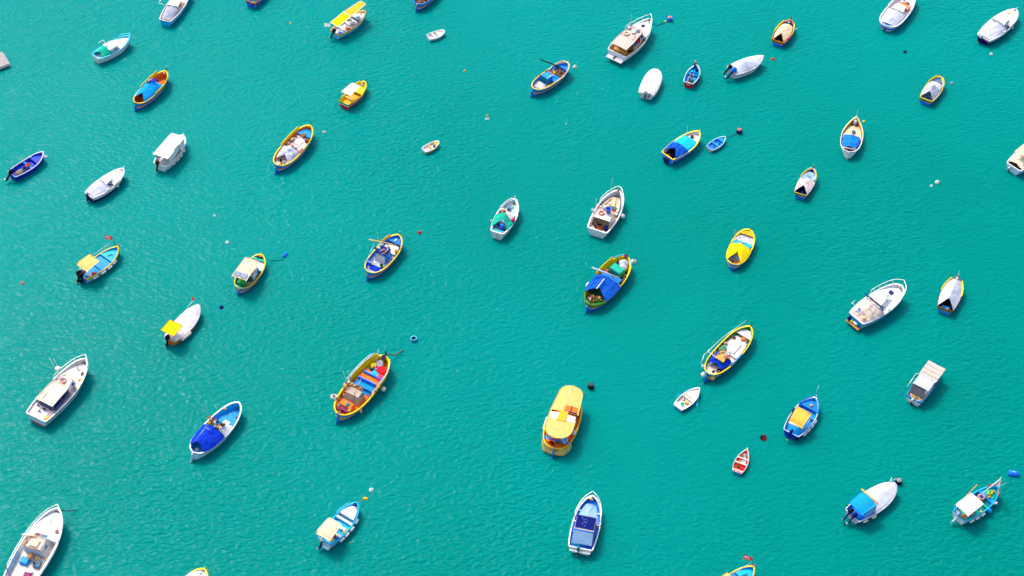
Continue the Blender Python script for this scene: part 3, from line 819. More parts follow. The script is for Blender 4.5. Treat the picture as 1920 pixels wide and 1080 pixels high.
CATS = dict(life_ring='life ring', rope_coil='rope', net_heap='fishing net', float_ball='float', drum='buoy', keg='buoy', tyre='buoy', sack='sack')
COUNT = {}
def put(kind, col, label, loc, rz=0, sc=1.0, tilt=(0, 0), cat=None):
    o = link({'drum': 'mooring_buoy', 'keg': 'mooring_buoy', 'buoy': 'mooring_buoy', 'tyre': 'mooring_buoy', 'float_ball': 'net_float'}.get(kind, kind), item_mesh(kind, col))
    o.location = loc
    o.rotation_euler = (R(tilt[0]), R(tilt[1]), rz)
    o.scale = (sc, sc, sc)
    tag(o, label, cat or CATS.get(kind, kind.replace('_', ' ')))
    COUNT.setdefault(label, []).append(o)
    return o
def rope(label, pts, col='r:rope', r=.03, sag=.0):
    mb = MB(); pts = [Vector(p) for p in pts]; q = []
    for a, b in zip(pts[:-1], pts[1:]):
        for i in range(6):
            t = i / 6; p = a.lerp(b, t); p.z -= sag * math.sin(math.pi * t); q.append(p)
    q.append(pts[-1]); mb.tube(q, r, col, 6)
    o = link('mooring_rope', mb.mesh('mooring_rope'))
    return tag(o, label, 'rope')

# ---------------------------------------------------------------- the fleet
G_F, G_M, G_D = 'painted fishing boats moored in the bay', 'motorboats and cabin boats moored in the bay', 'small dinghies and rowing boats in the bay'
DRESS = []
LUZ = ((.32, 'blue'), (.52, 'amber'), (.60, 'red'), (.76, 'midblue'), (.86, 'green'), (1, 'sky'))
def luzzu(key, label, ref, **k):
    a = dict(name='fishing_boat', group=G_F, tr=0, um=.50, pb=2.9, qb=.66, pst=3.0, qst=.5, rake=.3, rst=-.22, bands=LUZ, under='blue', inner='midblue', deck='midblue', zd=.25, es=.42)
    a.update(k); b = Boat(key, a.pop('name'), label, ref, a.pop('group'), **a)
    if key not in ('B11', 'B34'): DRESS.append(b)
    return b
def kajjik(key, label, ref, **k):
    a = dict(name='fishing_boat', group=G_F, tr=.76, um=.48, pb=2.3, qb=.72, rake=.3, under='blue', zd=.2)
    a.update(k); return Boat(key, a.pop('name'), label, ref, a.pop('group'), **a)
def motor(key, label, ref, **k):
    a = dict(name='motorboat', group=G_M, tr=.82, um=.42, pb=2.4, qb=.62, rake=.5, under='rust', zd=.3)
    a.update(k); return Boat(key, a.pop('name'), label, ref, a.pop('group'), **a)
def dinghy(key, label, ref, **k):
    a = dict(name='dinghy', group=G_D, tr=.72, um=.42, pb=2.0, qb=.75, rake=.2, d=.18, t=.045, zd=.08, under='white')
    a.update(k); return Boat(key, a.pop('name'), label, ref, a.pop('group'), **a)

# ---- pale blue motorboat cut by the top edge
b = motor('B1', 'pale blue motorboat with white cabin and grey stern cover, cut by the top edge', 'pale blue motorboat at the top edge', bands=((.55, 'cyan'), (.62, 'white'), (1, 'sky')), inner='amber', deck='lilac', tr=.66, transom=[(1, 'cyan')])
b.gunwale('white', .11); b.strake('white', .68, .05)
b.cabin(.34, .56, .78, .7, .35, .95, 'white', over=.05, rake=.35, side=((.3, .75, .35, .85),), front=((.1, .45, .3, .85), (.55, .9, .3, .85)), glass='g:dgrey')
b.tent(.03, .34, 1.22, 1.35, 'c:grey', rb=.0, p=.45, inset=.25, z_edge=.72, name='stern_cover', low0=.7)
b.deck('lilac', .58, .95, .55, 'foredeck', wid=.98)
p0 = b.P(.38, 1, .8); b.pole('outrigger_frame', (p0[0], p0[1], .8), (p0[0] - .2, p0[1] + 1.0, 1.1), .025, 'm:white'); b.pole('outrigger_frame', (p0[0] - .2, p0[1] + 1.0, 1.1), (p0[0] + 1.0, p0[1] + 1.0, 1.15), .025, 'm:white'); b.pole('outrigger_frame', (p0[0] + 1.0, p0[1] + 1.0, 1.15), (p0[0] + 1.1, p0[1], .85), .025, 'm:white')
b.item('fender', 'blue', 'blue fender hanging near the bow of the @', .80, 0, .65, 0, 1.1, cat='fender', y=-(b.hb(.80) + .12))

# ---- white and turquoise boat with green cover
b = motor('B2', 'white boat with turquoise gunwales and green tent over its stern', 'white and turquoise boat', bands=((.7, 'white'), (1, 'offwhite')), inner='cyan', deck='white', tr=.66, um=.42)
b.gunwale('aqua', .16); b.rail(.82, .28, 'm:aqua', 2)
b.cabin(.34, .62, .80, .70, .35, .88, 'white', over=.05, rake=.22, side=((.55, .7, .4, .7),), crown=.06)
b.tent(.06, .36, 1.0, 1.45, 'c:teal', rb=.55, p=.55, inset=.12, z_edge=.72, name='stern_cover')
b.deck('white', .60, .97, .80, 'foredeck', crown=.1); b.box('hatch', .72, -.1, .88, (.5, .42, .07), 'offwhite')
b.stem(.28, 'aqua', w=.09); b.box('rudder', 0, 0, -.1, (.06, .08, .5), 'rust')
p0 = b.P(.45, 1, .75); b.pole('outrigger_frame', p0, (p0[0] + .1, p0[1] + .7, 1.0), .02, 'm:white'); b.pole('outrigger_frame', (p0[0] + .1, p0[1] + .7, 1.0), (p0[0] - .7, p0[1] + .75, .95), .02, 'm:white')
b.antenna(.45, .2, 1.2, .8); b.item('rope_coil', 'r:navy', 'dark rope coil on the bow of the @', .93, 0, .76, sc=.6)

# ---- orange-decked fishing boat
b = luzzu('B3', 'double-ended fishing boat with orange deck, sky blue tarpaulin and yellow washboards', 'orange-decked fishing boat', inner='orange', deck='orange')
b.gunwale('yellow', .12); b.washboard('yellow', .40, .88, .28)
b.stem(.55, 'green', 'lime'); b.sternpost(.12, 'green', 'blue')
b.tent(.10, .68, 1.45, 1.75, 'c:sky', rb=.85, p=.55, inset=.12, low1=.25)
q = b.P
for nm, (u0, u1, v0, v1), cc in (('flag_cloth', (.50, .63, .02, .72), 'c:navy'), ('cloth_patch', (.55, .64, -.42, -.05), 'c:cobalt')):
    zt = 1.86 if nm == 'flag_cloth' else 1.82
    b.panel(nm, [(b.xi(u0), v0, zt - .28 * abs(v0) ** 1.3), (b.xi(u0), v1, zt - .42 * abs(v1)), (b.xi(u1), v1, zt - .42 * abs(v1)), (b.xi(u1), v0, zt - .28 * abs(v0) ** 1.3)], cc, .015)
    if nm == 'flag_cloth':
        za, zb2 = zt + .012 - .0, zt + .012 - .3
        for a0, c0, a1, c1, w, cc2 in ((.5, .37, .63, .37, .06, 'c:white'), (.565, .02, .565, .72, .06, 'c:white'), (.5, .37, .63, .37, .03, 'c:red'), (.565, .02, .565, .72, .03, 'c:red'), (.505, .05, .625, .69, .03, 'c:salmon'), (.505, .69, .625, .05, .03, 'c:white')):
            f = lambda c: zt - (.28 * abs(.02) ** 1.3 + (.42 * .72 - .28 * .02 ** 1.3) * (c - .02) / .7) + (.03 if 'red' in cc2 else .022)
            mb = MB(); mb.tube([(b.xi(a0), c0, f(c0)), (b.xi((a0 + a1) / 2), (c0 + c1) / 2, f((c0 + c1) / 2)), (b.xi(a1), c1, f(c1))], w * .55, cc2, 4); b.part('flag_stripe', mb)
b.antenna(.46, 1.0, .8, .7, 'm:white'); b.item('buoy', 'white', 'small white float at the stem of the @', .95, 0, 1.15, sc=.5, cat='float'); b.box('hatch', .8, -.1, .27, (.5, .3, .06), 'orange'); b.item('oar', 'w:rust/w:rust', 'rust brown boathook on the deck of the @', .73, -.35, .3, .3, .5, cat='boathook')
b.gear(.06, .16, -.6, .6, .28, 6, ['dbrown', 'rust', 'r:black'], .25)

# ---- blue open boat with tilted outboard
b = kajjik('B4', 'open bright blue boat with white rim and black outboard, near the left edge', 'open blue boat at the left edge', bands=((1, 'cobalt'),), under='navy', inner='cobalt', deck='cobalt', name='motorboat', group=G_M, zd=.15, transom=[(1, 'cobalt')])
b.gunwale('lilac', .09, .05); b.outboard(.15, 48, 'black', 1.05)
b.deck('cobalt', .68, .97, .55, 'foredeck'); b.thwart(.5, 'blue', .4)
b.item('crate', 'orange/salmon', 'orange red crate amidships in the @', .48, -.1, .46, .4, .9); b.item('net_heap', 'n:rope/r:grey', 'grey rope heap in the stern of the @', .2, -.1, .18, .2, 1.1, cat='rope'); b.item('oar', 'w:pale/white', 'pale oar lying along the port side of the @', .55, .85, .62, 0, .75)
b.gear(.1, .42, -.6, .6, .17, 12, ['navy', 'dgrey', 'n:rope', 'black', 'salmon', 'midblue'], .3); b.box('motor_pad', .02, .15, .62, (.16, .5, .07), 'salmon')
b.item('buoy', 'white', 'white ball buoy at the bow of the @', 1, 0, 0, sc=.95, cat='buoy').location = BUOY['b4']

# ---- white cabin boats with navy hulls
for key, wh, gr in (('B5', 'on the left side, below the blue open boat', 'navy-hulled boat on the left'), ('B37', 'in the top right corner', 'navy-hulled boat, top right')):
    b = motor(key, 'white cabin boat with navy hull and grey stern cover, ' + wh.split(',')[0], gr, bands=((.62, 'navy'), (1, 'white')), inner='white', deck='white', tr=.66, transom=[(.85, 'navy'), (1, 'white')], name='cabin_boat', under='navy', um=.43)
    k = b.L / 5.6
    b.gunwale('white', .12); b.strake('white', .60, .05, .05, .8); b.deck('white', .55, .96, .9, 'foredeck', crown=.14)
    b.cabin(.42, .70, .80 * k, .62 * k, .55, .72 * k, 'white', over=.02, rake=.55 * k, inset=.16 * k, side=((.12, .72, .3, .88),), front=((.1, .9, .25, .8),), crown=.08)
    b.tent(.02, .45, 1.0, 1.3 * k ** .5, 'c:pale', rb=.0, p=.42, inset=.13, z_edge=.76, name='stern_cover', low0=.8)
    b.stem(.38, 'white', w=.09); b.rail(.08, .1, 'm:offwhite', 4, .02, .03, .62, name='side_rail')
    b.item('float_ball', 'yellow', 'yellow float on the foredeck of the @', .83, .3, .95, sc=1.25 * k); b.item('fender', 'white', 'white fender lying on the side rail of the @', .36, -.98, .95, 0, 1.0, (0, 90), y=-b.hb(.36))
    b.item('fender', 'white', 'white fender hanging beside the cabin of the @', .63, 0, .45, 0, .9, y=-(b.hb(.63) + .1))
    b.outboard(.3, 10, 'dgrey', .75, z=.55) if key == 'B5' else b.outboard(.3, 10, 'grey', .8, z=.55)
    b.box('name_plate', 0, -.72, .52, (.03, .38, .13), 'pink', 0, 0).location.x -= b.t * 2.2
    b.pole('anchor_line', b.P(.80, -.1, .98), b.P(.97, 0, 1.08), .02, 'r:rope')

# ---- white canopy boat
b = motor('B6', 'all-white boat enclosed by a boxy white canopy with fenders along one side', 'boxy white canopy boat', bands=((.45, 'ice'), (1, 'white')), inner='white', deck='white', tr=.72, name='cabin_boat')
b.gunwale('white', .14); b.deck('white', .6, .96, .85, 'foredeck', crown=.08)
xa, xb = b.xi(.12), b.xi(.84)
def wall(q, c='c:white', nm='canopy_side'): b.panel(nm, q, c, .02)
wall([(xa + .1, -.98, .8), (xb - .1, -.8, .98), (xb - .2, -.9, 1.85), (xa, -1.02, 1.85)]); wall([(xb - .1, .8, .98), (xa + .1, .98, .8), (xa, 1.02, 1.85), (xb - .2, .9, 1.85)]); wall([(xb - .1, -.8, .98), (xb - .1, .8, .98), (xb - .2, .9, 1.85), (xb - .2, -.9, 1.85)], nm='canopy_front')
b.awning(.06, .83, 1.08, 1.85, 1.9, 'c:white', .10, False, name='canopy_top', hw1=.98)
b.panel('roof_window', [(b.xi(.36), -.3, 2.0), (b.xi(.57), -.3, 2.02), (b.xi(.57), -.98, 1.93), (b.xi(.36), -.98, 1.91)][::-1], 'c:offwhite', .02)
for u in (.36, .57): b.pole('seam_strap', (b.xi(u), -1.04, 1.86), (b.xi(u), -.9, .86), .02, 'c:dgrey')
b.stem(.3, 'white', w=.08); b.outboard(.25, 25, 'black', .95); b.item('fender', 'ice', 'pale blue fender hanging from the stern of the @', 0, 0, .3, 0, .9, y=.15).location.z = .25
b.fenders((.2, .36, .5, .66), -1, 'cream/black', 'cream and black fender on the @', .5); b.item('plank', 'w:cream', 'cream plank across the stern of the @', .0, .2, .78, 1.57, .35)

# ---- blue boats with yellow awning and red flag
for key, wh, rf in (('B7', 'at the left', 'yellow-awning blue boat on the left'), ('B53', 'cut by the bottom edge', 'yellow-awning blue boat at the bottom edge')):
    b = kajjik(key, 'open blue-decked boat with square yellow awning and red flag, ' + wh, rf, bands=((.4, 'white'), (.62, 'aqua'), (.72, 'green'), (.86, 'yellow'), (1, 'midblue')), inner='sky', deck='sky', tr=.72, zd=.28)
    b.gunwale('yellow', .1); b.deck('cyan', .66, .97, .6, 'foredeck'); b.deck('sky', .38, .64, .46, 'mid_deck', skirt=.15); b.deck('sky', 0, .99, .56, 'side_lining', wid=.0) if False else None
    b.awning(.04, .40, .95, 1.95, 1.95, 'c:sand', .04, True, hw1=.88, drop0=.22, th=.03)
    b.stem(.32, 'red', w=.1); b.flag(.97, 0, 1.0, 2.0, (.85, .65), 'f:red', 'f:white', (-.12, .15), 'm:dgrey', rz=2.6 - b.h + .35)
    b.pole('boom', b.P(.38, .35, 2.0), b.P(.93, .15, 2.25), .03, 'w:pale')
    b.box('hatch', .77, 0, .63, (.62, .2, .05), 'tealdk', -.35)
    b.strake('yellow', .92, .05)
    if key == 'B7':
        b.outboard(.35, 18, 'black', 1.15); b.outboard(-.2, 12, 'black', 1.0); b.item('jerrycan', 'red', 'red fuel can behind the awning of the @', .08, .2, .55, .5, 1.1, cat='fuel can'); b.item('sack', 'c:white', 'white sack in the stern of the @', .12, -.55, .3); b.item('cushion', 'red', 'red cushion in the stern of the @', .2, -.5, .32, .4)
        b.fenders((.18, .38, .56, .72), -1, 'white/navy', ln=.68); b.box('sign_board', .02, -.1, 1.72, (.03, .75, .16), 'ice', 0, 0)
    else:
        b.fenders((.45, .62), -1, 'white/navy')

# ---- orange hull, white cover, yellow awning
b = kajjik('B8', 'orange-hulled boat under a white cover with small yellow awning at the stern', 'orange-hulled covered boat', bands=((1, 'orange'),), under='orange', inner='white', deck='white', tr=.62)
b.gunwale('white', .08); b.cover(.04, .99, [(0, .05), (.3, .18), (.55, .32), (1, .08)], 'c:lilac', 1.6, .05, .03)
b.awning(-.03, .28, .88, 1.85, 1.9, 'c:yellow', .05, False, name='awning', trim='c:olive')
for u, v in ((.0, .7), (.0, -.7), (.25, .7), (.25, -.7)): b.pole('post', (b.xi(u), v, .75), (b.xi(u), v, 1.85), .02, 'm:white')
b.outboard(.2, 22, 'black', 1.05); b.flag(.93, .1, 1.1, 1.4, (.32, .5), 'f:red', None, (.1, .1), rz=2.6 - b.h); b.pole('boom', b.P(.62, .75, 1.0), b.P(.92, .4, 2.15), .022, 'm:pale')
b.fenders((.2, .33), -1, 'cream', 'cream fender on the @')

# ---- big white boat with beige wheelhouse roof
b = motor('B9', 'large white boat with cream wheelhouse roof, life ring and tall antennas, at the left', 'large white wheelhouse boat', bands=((.25, 'white'), (.86, 'ice'), (.90, 'black'), (1, 'white')), inner='offwhite', deck='lilac', tr=.8, um=.42, zd=.55, transom=[(.25, 'red'), (.85, 'ice'), (.90, 'black'), (1, 'white')], under='rust')
b.gunwale('white', .16); b.strake('black', .86, .07, 0, .9); b.deck('offwhite', .62, .96, .98, 'foredeck', skirt=.4); b.rail(.6, .42, n=3)
b.cabin(.20, .52, 1.05, 1.0, .55, 1.2, 'slate', roof='cream', over=.18, rake=.1, side=((.05, .48, .35, .9), (.52, .95, .35, .9)), rear=((.1, .9, .45, .85),), roofth=.07)
b.cabin(.52, .70, .95, .75, .55, 1.0, 'white', over=.02, rake=.35, inset=.1, side=((.55, .8, .45, .8),), name='forward_cabin')
b.item('life_ring', 'salmon/white', 'orange life ring on the cabin roof of the @', .575, .05, 1.68, sc=1.05)
b.pole('roof_rail', (b.xi(.66), .62, 1.62), (b.xi(.66), -.62, 1.62), .03, 'm:olive'); b.pole('roof_rail', (b.xi(.69), .6, 1.3), (b.xi(.66), .62, 1.62), .025, 'm:olive'); b.pole('roof_rail', (b.xi(.69), -.6, 1.3), (b.xi(.66), -.62, 1.62), .025, 'm:olive')
p0 = (b.xi(.60), .85, 1.6); b.pole('mast', p0, (p0[0], p0[1] + .15, 2.75), .045, 'm:pale')
mb = MB(); mb.lathe([(.001, 0), (.26, .02), (.3, .1), (.28, .2), (.15, .27), (.001, .28)], 'white', (p0[0] + .3, p0[1] + .05, 2.65), 16); b.part('radar_dome', mb)
b.pole('antenna', (p0[0], p0[1] + .15, 2.7), (p0[0] + .1, p0[1] + .6, 4.5), .02, 'm:white'); b.pole('antenna', (p0[0] + .35, p0[1], 2.8), (p0[0] + .4, p0[1] + .35, 4.2), .02, 'm:white')
b.pole('boathook', b.P(.10, .25, 1.72), b.P(.34, .25, 1.98), .03, 'w:dbrown'); b.pole('stern_light_mast', b.P(.04, 0, .8), b.P(.07, .15, 1.6), .03, 'm:grey')
b.deck('lilac', .0, .19, .82, 'stern_deck'); b.item('basin', 'yellow', 'yellow basin beside the cabin of the @', .62, -.9, .95, sc=.6, cat='basin'); b.item('net_heap', 'c:gold/r:rope', 'tan rope bundle on the foredeck edge of the @', .73, -.75, 1.0, sc=.5, cat='rope'); b.item('anchor', 'm:dgrey', 'dark anchor on the foredeck of the @', .85, -.1, 1.02, 1.2, .9)
b.item('rope_coil', 'r:rope', 'rope coil on the bow rail side of the @', .82, -.7, 1.02, sc=.7); b.box('locker', .06, -.75, .84, (.4, .4, .18), 'gold'); b.pole('side_rail', b.P(.34, -.98, 1.05), b.P(.6, -.98, 1.1), .02, 'm:brown'); b.gear(.1, .19, -.8, .8, .84, 8, ['dgrey', 'brown', 'gold', 'slate'], .25)

# ---- big white boat in the bottom left corner
b = motor('B10', 'large white boat with open stern and blue seats, in the bottom left corner', 'large white boat in the bottom left corner', bands=((.7, 'ice'), (1, 'white')), inner='white', deck='offwhite', tr=.82, um=.45, pb=2.3, zd=.5)
b.gunwale('white', .16); b.deck('white', .62, .97, 1.12, 'foredeck', skirt=.5, crown=.1); b.rail(.2, .3, n=6, lean=.1)
b.cabin(.44, .66, 1.15, .95, .5, 1.25, 'offwhite', roof='offwhite', over=.02, rake=.6, inset=.18, side=((.3, .6, .45, .75),), front=((.06, .34, .2, .85), (.38, .95, .2, .85)), glass='g:slate')
b.box('cushion_seat', .49, 0, 1.82, (.75, .9, .2), 'peach', 0, .06); b.pole('roof_rail', (b.xi(.43), -.85, 1.8), (b.xi(.43), .85, 1.8), .03, 'm:tan'); b.pole('roof_rail', (b.xi(.43), .85, 1.8), (b.xi(.56), .8, 2.05), .03, 'm:tan'); b.pole('roof_rail', (b.xi(.43), -.85, 1.8), (b.xi(.56), -.8, 2.05), .03, 'm:tan'); b.pole('roof_rail', (b.xi(.56), -.8, 2.05), (b.xi(.56), .8, 2.05), .03, 'm:tan')
b.pole('rolled_awning', b.P(.58, .1, 1.9), b.P(.55, .95, 1.95), .12, 'c:cream'); b.gear(.44, .5, .35, .6, 1.83, 5, ['gold', 'orange', 'dbrown'], .2); b.panel('windscreen', [(b.xi(.595), -.72, 1.80), (b.xi(.645), -.72, 1.52), (b.xi(.645), -.02, 1.54), (b.xi(.595), -.02, 1.82)], 'g:slate', .03); b.panel('windscreen', [(b.xi(.595), .05, 1.82), (b.xi(.645), .05, 1.54), (b.xi(.645), .6, 1.52), (b.xi(.595), .6, 1.80)], 'g:brown', .03)
b.panel('windshade', [(b.xi(.42), -1.1, .9), (b.xi(.42), 1.1, .9), (b.xi(.46), 1.0, 1.75), (b.xi(.46), -1.0, 1.75)], 'c:pale', .03)
b.box('seat', .32, .35, .52, (.75, .85, .42), 'sky', 0, .06); b.box('seat', .32, -.5, .52, (.7, .7, .42), 'c:slate', 0, .06); b.panel('side_cushion', [b.P(.1, .98, .8), b.P(.4, .98, .8), b.P(.4, .9, 1.02), b.P(.1, .9, 1.02)], 'sky', .05); b.box('engine_hatch', .17, 0, .52, (1.0, 1.6, .25), 'lilac', 0, .04); b.item('cushion', 'mag', 'dark purple mat at the stern of the @', .14, -.35, .8, .1, 1.8, cat='mat')
b.pole('flagstaff', b.P(.02, .2, .8), b.P(.12, .85, 2.3), .04, 'w:brown'); b.item('anchor', 'm:tealdk', 'small anchor winch on the foredeck of the @', .83, 0, 1.24, .4, .8, cat='anchor'); b.item('net_heap', 'c:wood/r:rope', 'brown bag behind the cabin of the @', .38, .1, .95, sc=.8, cat='bag')
b.gear(.28, .42, -.95, -.2, .95, 10, ['dgrey', 'grey', 'navy', 'gold', 'offwhite'], .25); b.item('rope_coil', 'r:salmon', 'pinkish rope on the side of the @', .74, -.75, 1.2, sc=.7)

# ---- white double-ender with blue deck and blue tarpaulin
b = luzzu('B11', 'rounded white boat with bright blue deck and royal blue tarpaulin over its stern', 'white boat with blue tarpaulin', name='motorboat', group=G_M, bands=((.88, 'ice'), (.93, 'dbrown'), (1, 'white')), under='white', inner='cyan', deck='sky', qb=.56, pb=2.2, qst=.5, zd=.35)
b.gunwale('white', .17, .07); b.sternpost(.05, 'white', 'ice', .55, .6, 'navy'); b.strake('dbrown', .88, .04)
b.tent(.08, .44, 1.65, 1.8, 'c:cobalt', rb=.35, p=.6, edge=.02, wr=.12); b.pole('boathook', (b.xi(.1), .35, 1.55), (b.xi(.42), .45, 1.98), .02, 'm:steel'); b.pole('boathook', (b.xi(.36), .5, 1.88), (b.xi(.36), -.3, 1.9), .02, 'm:steel')
b.box('console', .52, .15, .37, (.75, 1.25, 1.0), 'pinkwhite', 0, .04); b.box('tray', .52, .15, 1.39, (.95, 1.6, .06), 'brown', 0, .01)
b.gear(.46, .58, -.6, .85, 1.45, 20, ['white', 'amber', 'white', 'dgreen', 'salmon', 'navy', 'offwhite', 'dbrown', 'sky', 'tealdk'], .32); b.item('float_ball', 'amber', 'amber float on the console of the @', .47, .45, 1.55, sc=1.2); b.item('float_ball', 'salmon', 'pink float on the console of the @', .48, -.35, 1.55, sc=1.1)
b.panel('side_board', [b.P(.46, -.98, .85), b.P(.60, -.98, .85), b.P(.58, -.45, 1.35), b.P(.46, -.45, 1.4)], 'white', .03); b.panel('side_board', [b.P(.58, -.97, .8), b.P(.68, -.8, .5), b.P(.64, -.35, .8), b.P(.56, -.4, 1.1)], 'offwhite', .03)
b.box('hatch', .66, -.18, .42, (.75, .75, .14), 'white', 0, .02); b.item('barrel', 'cobalt', 'blue drum beside the console of the @', .61, .55, .36, sc=.95); b.deck('sky', .6, .9, .37, 'deck_mat', wid=.72); b.antenna(.56, .95, .9, 3.0)
for u, v, c, lb in ((.83, .85, 'amber', 'amber'), (.80, -.85, 'brown', 'brown')): b.item('rope_coil', 'r:' + c, lb + ' rope coil on the rim of the @', u, v, .92, sc=.5)
b.box('bow_bitt', .94, 0, .9, (.16, .3, .12), 'navy'); b.item('rope_coil', 'r:wood', 'small rope on the stern of the @', .06, -.2, .95, sc=.5)

# ---- yellow-rimmed bow at the bottom edge
b = kajjik('B12', 'yellow-rimmed boat with pale lilac deck, only its bow above the bottom edge', 'yellow-rimmed bow at the bottom edge', bands=((.5, 'blue'), (1, 'yellow')), inner='lilac', deck='lilac', qb=.62)
b.gunwale('canary', .1); b.deck('lilac', .55, .97, .8, 'foredeck'); b.stem(.3, 'lime', w=.1); rope('short white bow line of the yellow-rimmed boat at the bottom edge', [BUOY['b12a'], BUOY['b12b']], 'r:white'); b.pole('painter', b.P(.98, 0, 1.0), b.P(.86, .02, .88), .035, 'r:navy'); b.box('cleat', .86, .35, .83, (.1, .08, .06), 'salmon')

# ---- blue stern at the top edge
b = kajjik('B13', 'bright blue boat with dark red rim, only its transom below the top edge', 'blue transom at the top edge', bands=((.7, 'blue'), (1, 'dred')), inner='white', deck='grey', transom=[(.75, 'blue'), (1, 'dred')])
b.gunwale('dred', .1); b.tent(.12, .6, 1.4, 1.5, 'c:grey', rb=.5); b.item('net_heap', 'n:green/r:lime', 'green netting in the stern of the @', .06, -.5, .3, sc=.7); b.outboard(-.3, 5, 'brown', .5, z=.4)

# ---- cyan hull with double yellow awning
b = kajjik('B14', 'cyan-hulled open boat under a long two-piece yellow awning with white edging', 'boat under the long yellow awning', bands=((.78, 'aqua'), (1, 'amber')), inner='white', deck='white', under='ice', qb=.66, transom=[(.85, 'aqua'), (1, 'amber')])
b.gunwale('amber', .13); b.awning(.02, .46, .72, 1.85, 2.15, 'c:yellow', .03, True, trim='c:white', v=.1); b.awning(.46, 1.0, .72, 2.15, 2.3, 'c:amber', .03, True, trim='c:white', v=.1, hw1=.5)
b.deck('white', .7, .96, .72, 'foredeck'); b.thwart(.25, 'white', .45); b.thwart(.48, 'white', .45); b.thwart(.64, 'pale', .45); b.outboard(.1, 45, 'black', .95)
b.flag(.0, .85, .7, 1.2, (.75, .55), 'f:white', 'f:lilac', (-.1, .05), rz=3.0 - b.h)
b.item('cushion', 'red', 'red cushion on the bottom boards of the @', .36, -.4, .24, .3, 1.1); b.item('chest', 'lilac/white', 'white cool box amidships in the @', .52, -.3, .5, .2, .8, cat='box'); b.item('cushion', 'blue', 'blue cushion at the stern of the @', .12, -.3, .24, .2, 1.2)
b.gear(.18, .62, -.85, .5, .24, 16, ['navy', 'mag', 'white', 'steel', 'brown', 'pale'], .28); b.item('basin', 'steel', 'pale blue basin near the bow of the @', .72, -.35, .76, sc=1.1); b.item('buoy', 'gold', 'gold float at the bow of the @', .9, .2, .85, sc=.5, cat='float')

# ---- red hull, yellow inside, white awning
b = kajjik('B15', 'small red-hulled boat with yellow inside and white awning', 'red and yellow boat', bands=((.55, 'red'), (.72, 'white'), (.86, 'red'), (1, 'green')), under='red', inner='yellow', deck='amber', transom=[(.6, 'red'), (.78, 'white'), (1, 'green')], zd=.15)
b.gunwale('yellow', .09); b.washboard('yellow', .62, .9, .2, inner='green'); b.awning(.12, .62, .72, 1.85, 1.75, 'c:white', .04, True, hw1=.66)
b.deck('yellow', .58, .96, .55, 'foredeck'); b.stem(.35, 'tealdk', 'aqua', .1); b.item('buoy', 'pale', 'pale float on the bow of the @', .9, .1, .75, sc=.7, cat='float'); b.thwart(.3, 'gold', .35); b.gunwale('green', .09, .05, 0, .14, name='stern_rim', z=.012, out=.03)
rope('dark mooring line off the bow of the red and yellow boat', [BUOY['b15a'], BUOY['b15b']], 'r:dgreen')

# ---- small dinghies
b = dinghy('B16', 'tiny white fibreglass dinghy with rounded hull, in the upper middle', 'tiny white dinghy', inner='white', deck='offwhite', qb=.55, tr=.8, bands=((1, 'white'),))
b.gunwale('white', .08, .05); b.deck('offwhite', .55, .97, .3, 'foredeck', skirt=.2); b.thwart(.32, 'lilac', .26, .3); b.outboard(0, 0, 'dgrey', .0001) if False else None; b.item('oar', 'w:wood/w:wood', 'short wooden oar lying in the @', .35, -.1, .33, .4, .4); b.box('seat', .42, .0, .1, (.25, .5, .2), 'pale')
b = dinghy('B19', 'tiny white and yellow dinghy with yellow seats, alone in the upper middle', 'yellow-seated dinghy', inner='white', deck='lilac', bands=((.6, 'yellow'), (1, 'white')), transom=[(1, 'ice')], qb=.6)
b.gunwale('white', .07, .05); b.thwart(.45, 'amber', .24, .2); b.deck('amber', .74, .97, .36, 'bow_seat'); b.item('sack', 'c:navy', 'dark bag beside the seat of the @', .66, -.3, .1, 0, .5, cat='bag'); b.box('foot_board', .25, 0, .1, (.5, .5, .03), 'pinkwhite')

# ---- luzzu cut by the top edge
b = luzzu('B17', 'double-ended fishing boat in blue and orange, only its stern below the top edge', 'blue and orange stern at the top edge', deck='brown')
b.gunwale('midblue', .12); b.sternpost(.1, 'amber', 'blue'); b.tent(.3, .7, 1.5, 1.6, 'c:dbrown'); b.gear(.05, .3, -.7, .7, .27, 14, ['orange', 'amber', 'r:black', 'dgreen', 'rust'], .3)

# ---- big yellow-rimmed luzzu, pale deck and grey tarpaulin
b = luzzu('B18', 'long yellow-rimmed fishing boat with pale deck, grey tarpaulin and turquoise stem post', 'long yellow-rimmed fishing boat', inner='orange', deck='pinkwhite', zd=.35)
b.gunwale('yellow', .15); b.washboard('yellow', .42, .86, .22); b.stem(.62, 'teal', 'aqua'); b.sternpost(.2, 'teal', 'blue', .6, .55); b.strake('white', .8, .05)
b.tent(.14, .42, 1.2, 1.45, 'c:pale', rb=.7, p=.5, inset=.28, z_edge=.62, wr=.14); b.deck('sky', .80, .96, .75, 'foredeck'); b.box('hatch', .80, .02, .78, (.55, .6, .1), 'brown', 0, .02)
b.deck('pinkwhite', .46, .79, .5, 'hold_deck', wid=.86, skirt=.1); b.box('hatch', .64, 0, .53, (.75, 1.0, .07), 'offwhite'); b.box('side_bench', .40, -.86, .4, (2.2, .26, .22), 'mag', .06, .02); b.box('winch', .72, -.72, .52, (.35, .4, .4), 'brown', .2, .04); b.box('engine_box', .46, 0, .4, (.5, .9, .45), 'brown', 0, .03)
b.item('float_ball', 'peach', 'peach float on the port side of the @', .64, .72, .62, sc=1.5); b.item('float_ball', 'offwhite', 'off-white float on the port side of the @', .67, .68, .62, sc=1.3); b.item('bucket', 'sky', 'sky blue bucket beside the tarpaulin of the @', .37, -.45, .4, sc=1.3); b.item('chest', 'brown/salmon', 'brown box with pink lid amidships in the @', .49, .3, .5, .1, .8, cat='box')
